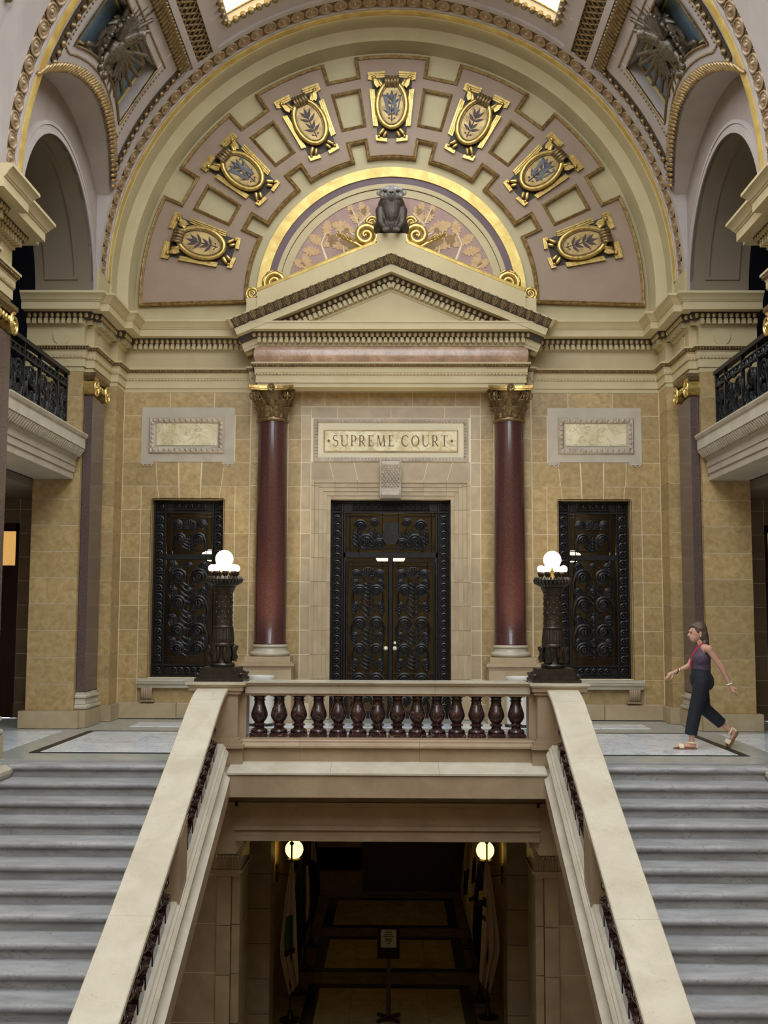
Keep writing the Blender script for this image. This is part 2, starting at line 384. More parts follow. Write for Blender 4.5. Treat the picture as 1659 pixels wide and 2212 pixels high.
# piers, near and far, with granite pilasters
def pier(s, near):
    nm = ('near ' if near else 'far ')+('left' if s < 0 else 'right')
    w_ = thing('wall_left' if s < 0 else 'wall_right', f'{nm} pier of broad limestone courses beside the passage', 'wall', kind='structure')
    def B(x0, x1, y0, y1, z0, z1, mt='stone', name='stone_block', g=GAP):
        a, b = sx(s, x0, x1); ya, yb = sorted((my(y0, near), my(y1, near)))
        return MB().box(a+g, b-g, ya+g, yb-g, z0+g, z1-g).build(name, mt, w_)
    a, b = sx(s, 4.741, 5.449); ya, yb = sorted((my(16.781, near), my(18.39, near))); MB().box(a, b, ya, yb, 0, 5.5).build('mortar_bed', 'mortar', w_)
    a, b = sx(s, 4.501, 4.74); ya, yb = sorted((my(17.911, near), my(18.415, near))); MB().box(a, b, ya, yb, 0, 5.5).build('mortar_bed', 'mortar', w_)
    B(4.64, 5.53, 16.68, 18.4, 0, C0, 'stone_warm', 'plinth', g=0); B(4.44, 4.7, 17.84, 18.4, 0, C0, 'stone_warm', 'plinth', g=0); B(4.55, 4.75, 16.78, 17.66, 0, C0+.01, 'stone_warm', 'plinth', g=0)
    for k in range(13):
        B(4.73, 5.46, 16.77, 18.40, zc(k), zc(k+1)); B(4.49, 4.76, 17.90, 18.43, zc(k), zc(k+1))
    # granite pilaster
    p = thing('granite_pilaster', f'dark granite pilaster with gilded scroll capital on the {nm} pier', 'pilaster', group='granite pilasters')
    a, b = sx(s, 4.60, 4.725); ya, yb = sorted((my(16.87, near), my(17.57, near)))
    MB().box(a, b, ya, yb, .52, 5.05).build('shaft', 'granite_dark', p)
    x1 = 4.60*s; x2 = 4.73*s
    path = [(x2, my(16.87, near)), (x1, my(16.87, near)), (x1, my(17.57, near)), (x2, my(17.57, near))]
    sd = (1 if s < 0 else -1)*(-1 if near else 1)*-1
    def tor(o, z, r): return [(o+r*cos(t), z+r*sin(t)) for t in [(-pi/2+pi*i/6) for i in range(7)]]
    prof = [(-.05, .26), (.02, .26)]+tor(.02, .30, .04)+[(.03, .345), (.018, .39), (.02, .42)]+tor(.015, .455, .03)+[(.0, .49), (.0, .53), (-.05, .53)]
    MB().plan(prof, path, sd).build('base', 'cream_marble', p, smooth=40)
    # capital: volutes facing the hall, egg echinus, abacus
    c = MB(); prof = [(-.05, 5.30), (.02, 5.30), (.035, 5.33), (.06, 5.36), (.06, 5.41), (-.05, 5.41)]
    cap = MB().plan(prof, path, sd).build('capital', 'gold_antique', p)
    e = MB()
    for i in range(5):
        yy = my(17.02+i*.1, near); e.sphere((x1+.02*-s, yy, 5.22), (.03, .036, .05), 8, 5)
    e.build('egg_band', 'gold', cap, smooth=60)
    for yy in (16.90, 17.55):
        yv = my(yy, near); v = MB(); pts = []
        sg = -1 if (yy < 17.2) != near else 1
        for i in range(46):
            t = i/45*4.6*pi; r = .125*(1-t/(4.6*pi))**.8+.012; pts.append((x1-s*.045, yv-sg*r*sin(t)*1.0, 5.18+r*cos(t)))
        v.tube(pts, lambda q: .022*(1-.5*q), 6); v.rings([[(x1-s*.0+q*-s, yv+.118*cos(2*pi*j/20), 5.18+.118*sin(2*pi*j/20)) for j in range(20)] for q in (-.14, .03)])
        v.sphere((x1-s*.05, yv, 5.18), .026, 8, 6)
        v.build('volute', 'gold', cap, smooth=50)
    return w_
for s in (-1, 1):
    for near in (False, True): pier(s, near)

# entablature along the side and back walls
def half_path(s, near=False):
    P = [(5.62, 16.77), (4.73, 16.77), (4.73, 16.90), (4.61, 16.90), (4.61, 17.90), (4.49, 17.90), (4.49, YW)]
    if not near: P += [(2.33, YW), (2.33, YW-.12), (2.22, YW-.12)]
    return [(x*s, my(y, near)) for x, y in P]
PROF = dict(
    architrave=('plaster_cream', [(-.3, 5.42), (0, 5.42), (0, 5.49), (.02, 5.49), (.02, 5.62), (.035, 5.62), (.035, 5.655), (.04, 5.66), (.04, 5.72), (.05, 5.73), (.05, 5.75), (-.3, 5.75)]),
    leaf_band=('ornament_brown', [(-.1, 5.742), (.052, 5.742), (.075, 5.77), (.085, 5.80), (-.1, 5.80)]),
    frieze=('plaster_cream', [(-.3, 5.79), (.095, 5.795), (.095, 5.825), (.02, 5.83), (0, 5.85), (0, 6.11), (.02, 6.13), (.025, 6.14), (.025, 6.24), (-.3, 6.24)]),
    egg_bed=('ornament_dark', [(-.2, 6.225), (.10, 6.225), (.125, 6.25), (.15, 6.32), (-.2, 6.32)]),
    cornice=('plaster_cream', [(-.35, 6.315), (.30, 6.315), (.30, 6.43), (.31, 6.43), (.32, 6.45), (.33, 6.455), (.345, 6.485), (.385, 6.53), (.40, 6.54), (.40, 6.575), (-.35, 6.60)]))
def along(path, N, off):
    return [(p[0]+m[0]*off, p[1]+m[1]*off) for p, m in zip(path, N)]
def place_row(path, side, off, spacing, fn, trim=.0):
    N = MB().mitre(path, False, side); Q = along(path, N, off)
    for (a, b) in zip(Q, Q[1:]):
        L = hypot(b[0]-a[0], b[1]-a[1])
        if L < spacing*.7: continue
        n = max(1, int((L-trim)/spacing)); dx, dy = (b[0]-a[0])/L, (b[1]-a[1])/L
        for i in range(n):
            t = (L-(n-1)*spacing)/2+i*spacing
            fn(a[0]+dx*t, a[1]+dy*t, dx, dy)
def dentil_row(path, side, z0, z1, o0, o1, spacing, wd):
    d = MB()
    def f(x, y, dx, dy):
        nx, ny = -dy*side, dx*side; h = wd/2
        v = []
        for z in (z0, z1):
            for (u, q) in ((-h, 0), (h, 0), (h, o1-o0), (-h, o1-o0)): v.append((x+dx*u+nx*q, y+dy*u+ny*q, z))
        d.add(v, [(0,3,2,1),(4,5,6,7),(0,1,5,4),(1,2,6,5),(2,3,7,6),(3,0,4,7)])
    place_row(path, side, o0, spacing, f); return d
def egg_row(path, side, z, off, spacing, rx, rz):
    d = MB(); place_row(path, side, off, spacing, lambda x, y, dx, dy: d.sphere((x, y, z), (rx if abs(dx) > .5 else rx*.8, rx if abs(dy) > .5 else rx*.8, rz), 7, 5)); return d
def entablature(parent, path, side, skip=(), frieze_mat=None):
    for nm, (mt, pr) in PROF.items():
        if nm in skip: continue
        o = MB().plan(pr, path, side).build(nm, mt, parent, smooth=25)
        if nm == 'architrave': stuff(egg_row(path, side, 5.638, .04, .055, .017, .012).build('bead_row', 'ornament_egg', o, smooth=60))
        if nm == 'leaf_band': stuff(egg_row(path, side, 5.77, .075, .045, .014, .024).build('leaf_row', 'gold_antique', o, smooth=60))
        if nm == 'egg_bed': stuff(egg_row(path, side, 6.272, .125, .088, .034, .046).build('egg_row', 'ornament_egg', o, smooth=60))
        if nm == 'frieze': stuff(dentil_row(path, side, 6.145, 6.225, .02, .115, .09, .055).build('dentil_row', 'plaster_cream', o))
for i, (s, nm) in enumerate(SIDES):
    t1 = thing(f'trim_{i+1}', f'{nm} stretch of cream entablature over wall, pilaster and far pier', 'cornice', kind='structure')
    entablature(t1, half_path(s), 1 if s > 0 else -1)
    d = MB()
    for xx in (5.08,): d.rings([[(s*xx+.13*cos(2*pi*j/28), y, 5.965+.13*sin(2*pi*j/28)) for j in range(28)] for y in (16.80, 16.752)])
    d.build('frieze_disc', 'plaster_cream', t1, smooth=40)
    d = MB().rings([[(s*x, 17.25+.13*cos(2*pi*j/28), 5.965+.13*sin(2*pi*j/28)) for j in range(28)] for x in (4.64, 4.592)]); d.build('frieze_disc', 'plaster_cream', t1, smooth=40)
    t2 = thing(f'trim_{i+3}', f'{nm} stretch of cream entablature over the near pier at the frame edge', 'cornice', kind='structure')
    entablature(t2, half_path(s, True), -1 if s > 0 else 1)
    d = MB().rings([[(s*x, my(17.25, True)+.13*cos(2*pi*j/28), 5.965+.13*sin(2*pi*j/28)) for j in range(28)] for x in (4.64, 4.592)]); d.build('frieze_disc', 'plaster_cream', t2, smooth=40)
    # blocks above the cornice that carry the arches, and the solid walls above the piers
    for near in (False, True):
        ya, yb = sorted((my(16.93, near)+(.2 if near else 0), my(18.42, near))); a, b = sx(s, 4.58, 5.5)
        MB().box(a, b, ya, yb, 6.55, 7.08).build('arch_springer', 'plaster_sage' if not near else 'plaster_grey', t1 if not near else t2)
        a, b = sx(s, 4.80, 5.5); ya, yb = sorted((my(16.80, near), my(18.42, near))); MB().box(a, b, ya, yb, 5.4, 6.57).build('frieze_core', 'plaster_cream', t1 if not near else t2)

# ------------------------------------------------------------------ great arches and vault
ce = thing('ceiling', 'barrel vault with coffers, gilded mouldings and skylight between two great arches', 'vault', kind='structure')
def great_arch(near):
    nm = 'near' if near else 'far'
    t = thing('trim_6' if near else 'trim_5', f'{nm} great round arch with a soffit of rosettes and a gold edge strip', 'arch', kind='structure')
    Y = lambda y: y-4.29 if near else y
    NS = 96
    MB().arc([(RA, Y(16.95)-(.6 if near else 0)), (RA, Y(16.95)), (RA, Y(17.06)), (RA+.03, Y(17.07)), (RA+.03, Y(17.40)), (RA, Y(17.41)), (RA, Y(17.62)), (5.3, Y(17.62)), (5.3, Y(16.95)-(.6 if near else 0))], 0, pi, NS, ZA).build('arch_ring', 'plaster_grey', t, smooth=25)
    MB().arc([(RA-.012, Y(17.46)), (RA-.02, Y(17.54)), (RA-.012, Y(17.61)), (RA+.03, Y(17.61)), (RA+.03, Y(17.46))], 0, pi, NS, ZA).build('gold_strip', 'gold_leaf', t, smooth=50)
    MB().arc([(RA+.028, Y(17.07)), (RA+.028, Y(17.405)), (RA+.05, Y(17.405)), (RA+.05, Y(17.07))], 0, pi, NS, ZA).build('rosette_bed', 'ornament_brown', t, smooth=50)
    ros = MB().lathe([(.112, 0), (.118, .012), (.112, .024), (.098, .026), (.092, .014), (.080, .010), (.062, .012), (.055, .020), (.046, .018), (.036, .012), (.026, .026), (.016, .038), (.004, .042)], n=20)
    me = matmesh(ros, 'rosette', 'gold_antique' if False else 'rosette_tan', 50)
    n = 60; r = RA+.028
    for i in range(n):
        a = pi*(i+.5)/n
        if near and 55 < math.degrees(a) < 125: continue
        th = atan2(-cos(a), -sin(a))
        link('rosette', me, t, T(r*cos(a), Y(17.237), ZA+r*sin(a), ry=th, sx=.98, sy=1.3))
    tick = MB()
    for i in range(n+1):
        a = pi*i/n
        for q in (-.125, .125):
            tick.sphere((r*cos(a), Y(17.237)+q, ZA+r*sin(a)), .018, 6, 4)
    stuff(tick.build('bead_row', 'gold_antique', t, smooth=60))
mat('rosette_tan', (172,148,118), (142,118,90), .4, .2, scale=20)
great_arch(False); great_arch(True)

RV = 4.62; YB0, YB1 = 2*YM-16.96, 16.96
def zcut(y): return 5.98+sqrt(max(9-(y-YM)**2, 0))
def acut(y): return math.asin(min((zcut(y)-ZA)/RV, .99))
def zlow(y): return zcut(y)+.36
def alow(y): return math.asin((zlow(y)-ZA)/RV)
A_SKY, A_LAT0, A_LAT1, A_EGG, A_CT = radians(55.5), radians(47.6), radians(51.5), radians(44.6), radians(39.2)
YC0, YC1 = YM-1.17, YM+1.17
def pv(s, a, y, R=RV): return (s*R*cos(a), y, ZA+R*sin(a))
def vpatch(mb, s, y0, y1, lo, hi, R=RV, ny=16, na=10):
    V = []; Fc = []
    for i in range(ny+1):
        y = y0+(y1-y0)*i/ny; l = lo(y) if callable(lo) else lo; h = hi(y) if callable(hi) else hi
        for j in range(na+1): V.append(pv(s, l+(h-l)*j/na, y, R))
    for i in range(ny):
        for j in range(na):
            k = i*(na+1)+j; Fc.append((k, k+1, k+na+2, k+na+1))
    mb.add(V, Fc)
def strip(mb, A, B): mb.add(A+B, [(i, i+1, len(A)+i+1, len(A)+i) for i in range(len(A)-1)])
for s, nm in SIDES:
    v = MB()
    vpatch(v, s, YB0, YC0, acut, A_SKY); vpatch(v, s, YC1, YB1, acut, A_SKY)
    vpatch(v, s, YC0, YC1, acut, alow); vpatch(v, s, YC0, YC1, A_CT, A_SKY)
    ys = [YC0+(YC1-YC0)*i/24 for i in range(25)]
    for R0, R1 in ((RV, 4.84),):
        strip(v, [pv(s, alow(y), y, R0) for y in ys], [pv(s, alow(y), y, R1) for y in ys]); strip(v, [pv(s, A_CT, y, R0) for y in ys], [pv(s, A_CT, y, R1) for y in ys])
        for y in (YC0, YC1):
            an = [alow(y)+(A_CT-alow(y))*i/8 for i in range(9)]; strip(v, [pv(s, a, y, R0) for a in an], [pv(s, a, y, R1) for a in an])
    # soffit of the side penetration, out to the lunette wall
    yy = [YB0+(YB1-YB0)*i/32 for i in range(33)]
    strip(v, [pv(s, acut(y), y) for y in yy], [(s*4.75, y, zcut(y)) for y in yy])
    v.build('vault_shell', 'plaster_grey', ce, smooth=30)
    p = MB(); vpatch(p, s, YC0, YC1, alow, A_CT, 4.82); p.build('coffer_panel', 'coffer_blue', ce, smooth=40)
    # coffer fillets
    loop = [pv(s, alow(y), y, RV-.005) for y in ys]+[pv(s, A_CT, y, RV-.005) for y in reversed(ys)]
    MB().tube(loop, .022, 6, closed=True).build('coffer_fillet', 'gold_antique', ce, smooth=60)
    loop = [pv(s, alow(y)+.012, y, 4.81) for y in ys]+[pv(s, A_CT-.012, y, 4.81) for y in reversed(ys)]
    MB().tube(loop, .022, 6, closed=True).build('coffer_fillet', 'gold_leaf', ce, smooth=60)
    bd = MB(); yo0, yo1 = YC0-.16, YC1+.16
    for i in range(60):
        y = yo0+(yo1-yo0)*i/59; bd.sphere(pv(s, alow(min(max(y, YC0), YC1))-.028, y), .02, 6, 4); bd.sphere(pv(s, A_CT+.03, y), .02, 6, 4)
    for y in (yo0, yo1):
        for i in range(20):
            a0_ = alow(min(max(y, YC0), YC1))-.028; bd.sphere(pv(s, a0_+(A_CT+.03-a0_)*i/19, y), .02, 6, 4)
    stuff(bd.build('bead_row', 'ornament_brown', ce, smooth=60))
    # twisted leaf moulding round the side opening
    lf = MB(); n = 46
    for i in range(n):
        y = YB0+.08+(YB1-YB0-.16)*(i+.5)/n; c = Vector(pv(s, acut(y)+.012, y, RV-.03)); c2 = Vector(pv(s, acut(min(y+.07, YB1))+.03, y+.09, RV-.07))
        lf.caps(c-Vector((s*.02, .05, .05)), c2, .034, .03, 6)
    stuff(lf.build('leaf_moulding', 'gold_moulding', ce, smooth=60))
    # egg moulding: up along both arches and along the vault
    eg = MB(); bed = MB()
    for ya in (YB1-.17, YB0+.42):
        a0_ = acut(ya)+.03; n = int((A_EGG-a0_)*RV/.135)
        for i in range(n+1):
            a = a0_+(A_EGG-a0_)*i/n; eg.sphere(pv(s, a, ya, RV-.03), (.045, .05, .05), 8, 6); eg.caps(pv(s, a+.014, ya-.06, RV-.01), pv(s, a+.014, ya+.06, RV-.01), .014, .014, 6)
        bed.rings([[pv(s, a, ya+dy, r) for r, dy in ((RV+.02, -.085), (RV-.02, -.085), (RV-.02, .085), (RV+.02, .085))] for a in [a0_+(A_EGG-a0_)*i/16 for i in range(17)]])
    for i in range(int((YB1-YB0-.34)/.1)):
        y = YB0+.2+i*.1; eg.caps(pv(s, A_EGG-.018, y+.05, RV-.03), pv(s, A_EGG+.018, y, RV-.03), .038, .038, 6)
    stuff(eg.build('egg_moulding', 'gold_antique', ce, smooth=60))
    bed.rings([[pv(s, A_EGG+da, y, r) for r, da in ((RV+.02, -.02), (RV-.02, -.02), (RV-.02, .02), (RV+.02, .02))] for y in (YB0+.1, YB1-.1)])
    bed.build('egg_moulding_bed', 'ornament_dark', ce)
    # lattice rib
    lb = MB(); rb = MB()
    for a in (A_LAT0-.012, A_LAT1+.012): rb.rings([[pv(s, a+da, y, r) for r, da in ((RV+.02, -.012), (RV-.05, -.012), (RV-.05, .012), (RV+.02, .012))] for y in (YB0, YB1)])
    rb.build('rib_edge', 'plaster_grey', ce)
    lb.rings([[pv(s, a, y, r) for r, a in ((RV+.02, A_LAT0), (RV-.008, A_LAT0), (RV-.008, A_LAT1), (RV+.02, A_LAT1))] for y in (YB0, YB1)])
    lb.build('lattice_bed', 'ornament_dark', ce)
    lt = MB(); n = 24
    for i in range(n):
        y = YB0+.05+(YB1-YB0-.1)*i/n
        for q in (0, 1):
            lt.tube([pv(s, A_LAT0 if q else A_LAT1, y, RV-.015), pv(s, (A_LAT0+A_LAT1)/2, y+.15, RV-.03), pv(s, A_LAT1 if q else A_LAT0, y+.30, RV-.015)], .018, 5)
        lt.sphere(pv(s, (A_LAT0+A_LAT1)/2, y, RV-.015), (.035, .05, .035), 6, 4)
    stuff(lt.build('lattice', 'ornament_brown', ce, smooth=60))
    # next bay, its shell run on unseen past the viewer to block sky light
    nb = MB(); vpatch(nb, s, -3.2, 12.1, radians(3), radians(50)); nb.build('near_vault_shell', 'plaster_grey', ce, smooth=30)
    eg = MB()
    for i in range(18):
        a = radians(20+1.75*i); eg.sphere(pv(s, a, 11.93, RV-.03), (.05, .055, .055), 8, 6); eg.caps(pv(s, a+.014, 11.86, RV-.01), pv(s, a+.014, 12.0, RV-.01), .014, .014, 6)
    stuff(eg.build('egg_moulding', 'gold_antique', ce, smooth=60))
    # lunette wall with arched opening over the balcony
    lw = thing('wall_left' if s < 0 else 'wall_right', f'{nm} lunette wall with a deep arched opening above the {nm} balcony', 'wall', kind='structure')
    yc_, z0_, ro = YM, 6.57, 1.70
    A = []; B = []; n = 48
    for i in range(n+1):
        t = pi*i/n; c, sn = cos(t), sin(t)
        q = 3.0
        for it in range(120):
            if abs(c)*q <= 1.93 and z0_+sn*q <= zcut(min(max(yc_+c*q, YB0), YB1)): break
            q -= .012
        A.append((yc_+ro*c, z0_+ro*sn)); B.append((yc_+q*c, z0_+q*sn))
    m_ = MB(); strip(m_, [(s*4.64, y, z) for y, z in A], [(s*4.64, y, z) for y, z in B]); m_.build('lunette_face', 'plaster_mauve', lw)
    m_ = MB(); strip(m_, [(s*4.60, y, z) for y, z in A], [(s*5.5, y, z) for y, z in A])
    strip(m_, [(s*5.5, y, z) for y, z in A], [(s*5.5, y, z) for y, z in B]); m_.build('arch_reveal', 'passage_plaster', lw, smooth=40)
    def ringm(r0_, r1_, x0_, x1_, name, mt, par):
        m_ = MB().rings([[(s*x, yc_+r*cos(pi*i/n), z0_+r*sin(pi*i/n)) for r, x in ((r0_, x1_), (r0_, x0_), (r1_, x0_), (r1_, x1_))] for i in range(n+1)])
        return m_.build(name, mt, par, smooth=30)
    ringm(1.70, 1.765, 4.585, 4.65, 'arch_moulding', 'plaster_grey', lw); ringm(1.765, 1.82, 4.61, 4.65, 'arch_moulding', 'plaster_grey', lw); ringm(1.82, 1.87, 4.595, 4.65, 'arch_moulding', 'plaster_grey', lw)
    # sunk panel outline on the reveal
    for xx in (4.86, 5.32):
        MB().rings([[(s*(xx+dx), yc_+(1.70-dr)*cos(t), z0_+(1.70-dr)*sin(t)) for dx, dr in ((-.03, -.01), (-.03, .02), (.03, .02), (.03, -.01))] for t in [radians(10)+radians(160)*i/40 for i in range(41)]]).build('panel_moulding', 'passage_plaster', lw, smooth=40)
    for t in (radians(10), radians(170)):
        MB().rings([[(s*xx, yc_+(1.70-dr)*cos(t+dt), z0_+(1.70-dr)*sin(t+dt)) for dt, dr in ((-.015, -.01), (-.015, .02), (.015, .02), (.015, -.01))] for xx in (4.83, 5.35)]).build('panel_moulding', 'passage_plaster', lw)
    # dark gallery beyond
    a, b = sx(s, 5.52, 7.4)
    o_ = s*7.4
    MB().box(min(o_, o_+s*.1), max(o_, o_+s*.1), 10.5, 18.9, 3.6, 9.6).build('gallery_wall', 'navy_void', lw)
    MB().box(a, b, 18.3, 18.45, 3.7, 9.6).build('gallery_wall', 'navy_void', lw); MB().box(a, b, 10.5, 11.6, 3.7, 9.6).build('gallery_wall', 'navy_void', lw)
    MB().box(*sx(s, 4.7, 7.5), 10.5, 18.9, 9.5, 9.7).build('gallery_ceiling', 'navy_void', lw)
# crown of the vault with the skylight, curved like the vault
ya, yb = YB0+.42, YB1-.42
A2 = pi-A_SKY
def crown(y0, y1, r0_, r1_, name, mt, a0=A_SKY, a1=A2, n=36):
    return MB().arc([(r0_, y0), (r0_, y1), (r1_, y1), (r1_, y0)], a0, a1, n, ZA).build(name, mt, ce, smooth=30)
crown(YB0, ya, RV, 5.2, 'crown_band', 'plaster_grey'); crown(yb, YB1, RV, 5.2, 'crown_band', 'plaster_grey')
for a0, a1 in ((A_SKY-.03, A_SKY+.02), (A2-.02, A2+.03)): crown(ya, yb, RV, 5.2, 'skylight_curb', 'plaster_grey', a0, a1, 4)
fr = MB()
for y in (ya-.03, yb+.03):
    n = 40
    for k in range(n): a = A_SKY+(A2-A_SKY)*(k+.5)/n; fr.sphere((RV*cos(a), y, ZA+RV*sin(a)), .058, 8, 6)
for a in (A_SKY+.005, A2-.005):
    n = 17
    for k in range(n): fr.sphere((RV*cos(a), ya+(yb-ya)*(k+.5)/n, ZA+RV*sin(a)), .058, 8, 6)
stuff(fr.build('skylight_egg_border', 'gold_antique', ce, smooth=60))
win = thing('window_3', 'curved skylight of pale blue glass with an amber border at the crown of the vault', 'skylight', kind='structure')
RG = RV+.14
cutA = [A_SKY+.015, A_SKY+.10, A_SKY+.36, pi/2, A2-.36, A2-.10, A2-.015]; cutY = [ya, ya+.36, YM, yb-.36, yb]
def pane(y0, y1, a0, a1, mt): MB().arc([(RG, y0+.015), (RG, y1-.015), (RG+.012, y1-.015), (RG+.012, y0+.015)], a0+.003, a1-.003, 16, ZA).build('pane', mt, win, smooth=30)
for j in (1, 2):
    for i in range(1, 5): pane(cutY[j], cutY[j+1], cutA[i], cutA[i+1], 'sky_pane')
pane(ya, cutY[1], cutA[0], cutA[-1], 'sky_pane_amber'); pane(cutY[3], yb, cutA[0], cutA[-1], 'sky_pane_amber')
for i in (0, 5): pane(cutY[1], cutY[3], cutA[i], cutA[i+1], 'sky_pane_amber')
def gbar(y0, y1, a0, a1, n): MB().arc([(RG-.02, y0), (RG-.02, y1), (RG+.015, y1), (RG+.015, y0)], a0, a1, n, ZA).build('glazing_bar', 'gold_antique', win)
for a in (cutA[0], cutA[-1]): gbar(ya, yb, a-.004, a+.004, 1)
for a in cutA[1:-1]: gbar(cutY[1], cutY[3], a-.003, a+.003, 1)
for y in (cutY[0], cutY[4]): gbar(y-.02, y+.02, cutA[0], cutA[-1], 30)
for y in cutY[1:4]: gbar(y-.013, y+.013, cutA[1], cutA[-2], 30)

# ------------------------------------------------------------------ lunette of the back wall
lun = thing('wall_upper', 'painted lunette wall under the far great arch with pink coffered band', 'wall', kind='structure')
NS = 80
MB().arc([(RA-.03, 17.60), (RA-.03, 17.95), (4.46, 18.06), (4.40, 18.10), (4.39, 18.30), (4.36, 18.47), (5.2, 18.47), (5.2, 17.60)], -.12, pi+.12, NS, ZA).build('arch_cove', 'plaster_sage', lun, smooth=30)
pts = [(4.45*cos(pi*i/60), ZA+4.45*sin(pi*i/60)) for i in range(61)]
MB().prism(pts+[(-4.45, 6.4), (4.45, 6.4)], lambda a, b, t: (a, t, b), 18.46, 18.6).build('lunette_field', 'plaster_sage', lun)
# pink coffered band: polar cells
CA = [radians(90+24.7*k) for k in range(-3, 4)]                # cartouche directions
HA = [radians(90+24.7*(k+.5)) for k in range(-3, 3)]           # coffer directions
R_IN, R_NI, R_C0, R_C1, R_NO, R_OUT = 2.47, 2.79, 3.06, 3.70, 3.93, 4.26
angs = {-.03: 0, pi+.03: 0}
for h in HA:
    for w_ in (radians(3.2), radians(3.55), radians(4.0)): angs[h-w_] = 0; angs[h+w_] = 0
for i in range(73): angs[pi*i/72] = 0
angs = sorted(angs); rad = [R_IN, R_NI, R_C0, R_C1, R_NO, R_OUT]
def pink(a, r):
    for h in HA:
        d = abs(a-h)
        if r < R_NI and d < radians(3.2): return False
        if r > R_NO and d < radians(4.0): return False
        if R_C0 < r < R_C1 and d < radians(3.55): return False
    return True
YP, YP1 = 18.40, 18.47
pk = MB()
pp = lambda a, r, y: (r*cos(a), y, ZA+r*sin(a))
for a0, a1 in zip(angs, angs[1:]):
    if a1-a0 < 1e-6: continue
    for r0_, r1_ in zip(rad, rad[1:]):
        if pink((a0+a1)/2, (r0_+r1_)/2):
            pk.add([pp(a0, r0_, YP), pp(a1, r0_, YP), pp(a1, r1_, YP), pp(a0, r1_, YP)], [(0, 1, 2, 3)])
pk.build('pink_band', 'plaster_pink', lun)
def polyline(hw, r_full, r_notch):
    P = [(pi+.03, r_full)]
    for h in reversed(HA):
        n = 5; prev = P[-1][0]
        for i in range(1, n): P.append((prev+(h+hw-prev)*i/n, r_full))
        P += [(h+hw, r_full), (h+hw, r_notch), (h-hw, r_notch), (h-hw, r_full)]
    prev = P[-1][0]
    for i in range(1, 5): P.append((prev+(-.03-prev)*i/5, r_full))
    P.append((-.03, r_full))
    return [(r*cos(a), ZA+r*sin(a)) for a, r in P]
outer = polyline(radians(4.0), R_OUT, R_NO); inner = polyline(radians(3.2), R_IN, R_NI)
prof = [(-.03, YP-.03), (-.012, YP-.045), (.0, YP-.03), (.015, YP-.04), (.03, YP-.02), (.03, YP1), (-.03, YP1)]
loop = outer+inner[::-1]
MB().elev(prof, loop, 1, closed=True).build('band_moulding', 'gold_moulding', lun, smooth=30)
for h in HA:
    q = [(r*cos(a), ZA+r*sin(a)) for a, r in ((h-radians(3.55), R_C0), (h+radians(3.55), R_C0), (h+radians(3.55), R_C1), (h-radians(3.55), R_C1))]
    prof = [(-.02, YP-.025), (.0, YP-.045), (.02, YP-.02), (.05, YP+.02), (.07, YP1), (-.02, YP1)]
    MB().elev(prof, q, 1, closed=True).build('coffer_moulding', 'gold_moulding', lun, smooth=30)
# rings round the mural
MB().arc([(2.12, 18.40), (2.29, 18.40), (2.30, 18.47), (2.11, 18.47)], -.3, pi+.3, 64, ZA).build('gold_ring', 'gold_leaf', lun, smooth=30)
MB().arc([(2.0, 18.425), (2.12, 18.425), (2.12, 18.47), (2.0, 18.47)], -.3, pi+.3, 64, ZA).build('mauve_ring', 'mauve_dark', lun, smooth=30)
MB().arc([(1.92, 18.41), (2.0, 18.41), (2.0, 18.47), (1.92, 18.47)], -.3, pi+.3, 64, ZA).build('cream_ring', 'plaster_cream', lun, smooth=30)
MB().arc([(1.78, 18.43), (1.91, 18.43), (1.91, 18.47), (1.78, 18.47)], -.3, pi+.3, 64, ZA).build('cream_ring', 'plaster_cream', lun, smooth=30)
mural = thing('mural', 'half round mauve mural of oak branches behind the badger statue', 'mural')
MB().prism([(1.79*cos(-.3+(pi+.6)*i/50), ZA+1.79*sin(-.3+(pi+.6)*i/50)) for i in range(51)], lambda a, b, t: (a, t, b), 18.445, 18.47).build('mural_ground', 'mural_mauve', mural)
def flatpoly(mb, poly, y, t=.004): mb.prism(poly, lambda a, b, q: (a, q, b), y-t, y)
def oak_leaf(L=1.0):
    up = [(0, .02), (.12, .08), (.2, .2), (.28, .13), (.36, .27), (.45, .18), (.54, .32), (.63, .19), (.72, .26), (.8, .13), (.9, .14), (1.0, .0)]
    return [(x*L, y*L) for x, y in up]+[(x*L, -y*L) for x, y in reversed(up[1:-1])]+[(0, -.02*L)]
leaf_me = matmesh(MB().prism(oak_leaf(1), lambda a, b, t: (a, t, b), -.004, 0), 'oak_leaf', 'mural_leaf')
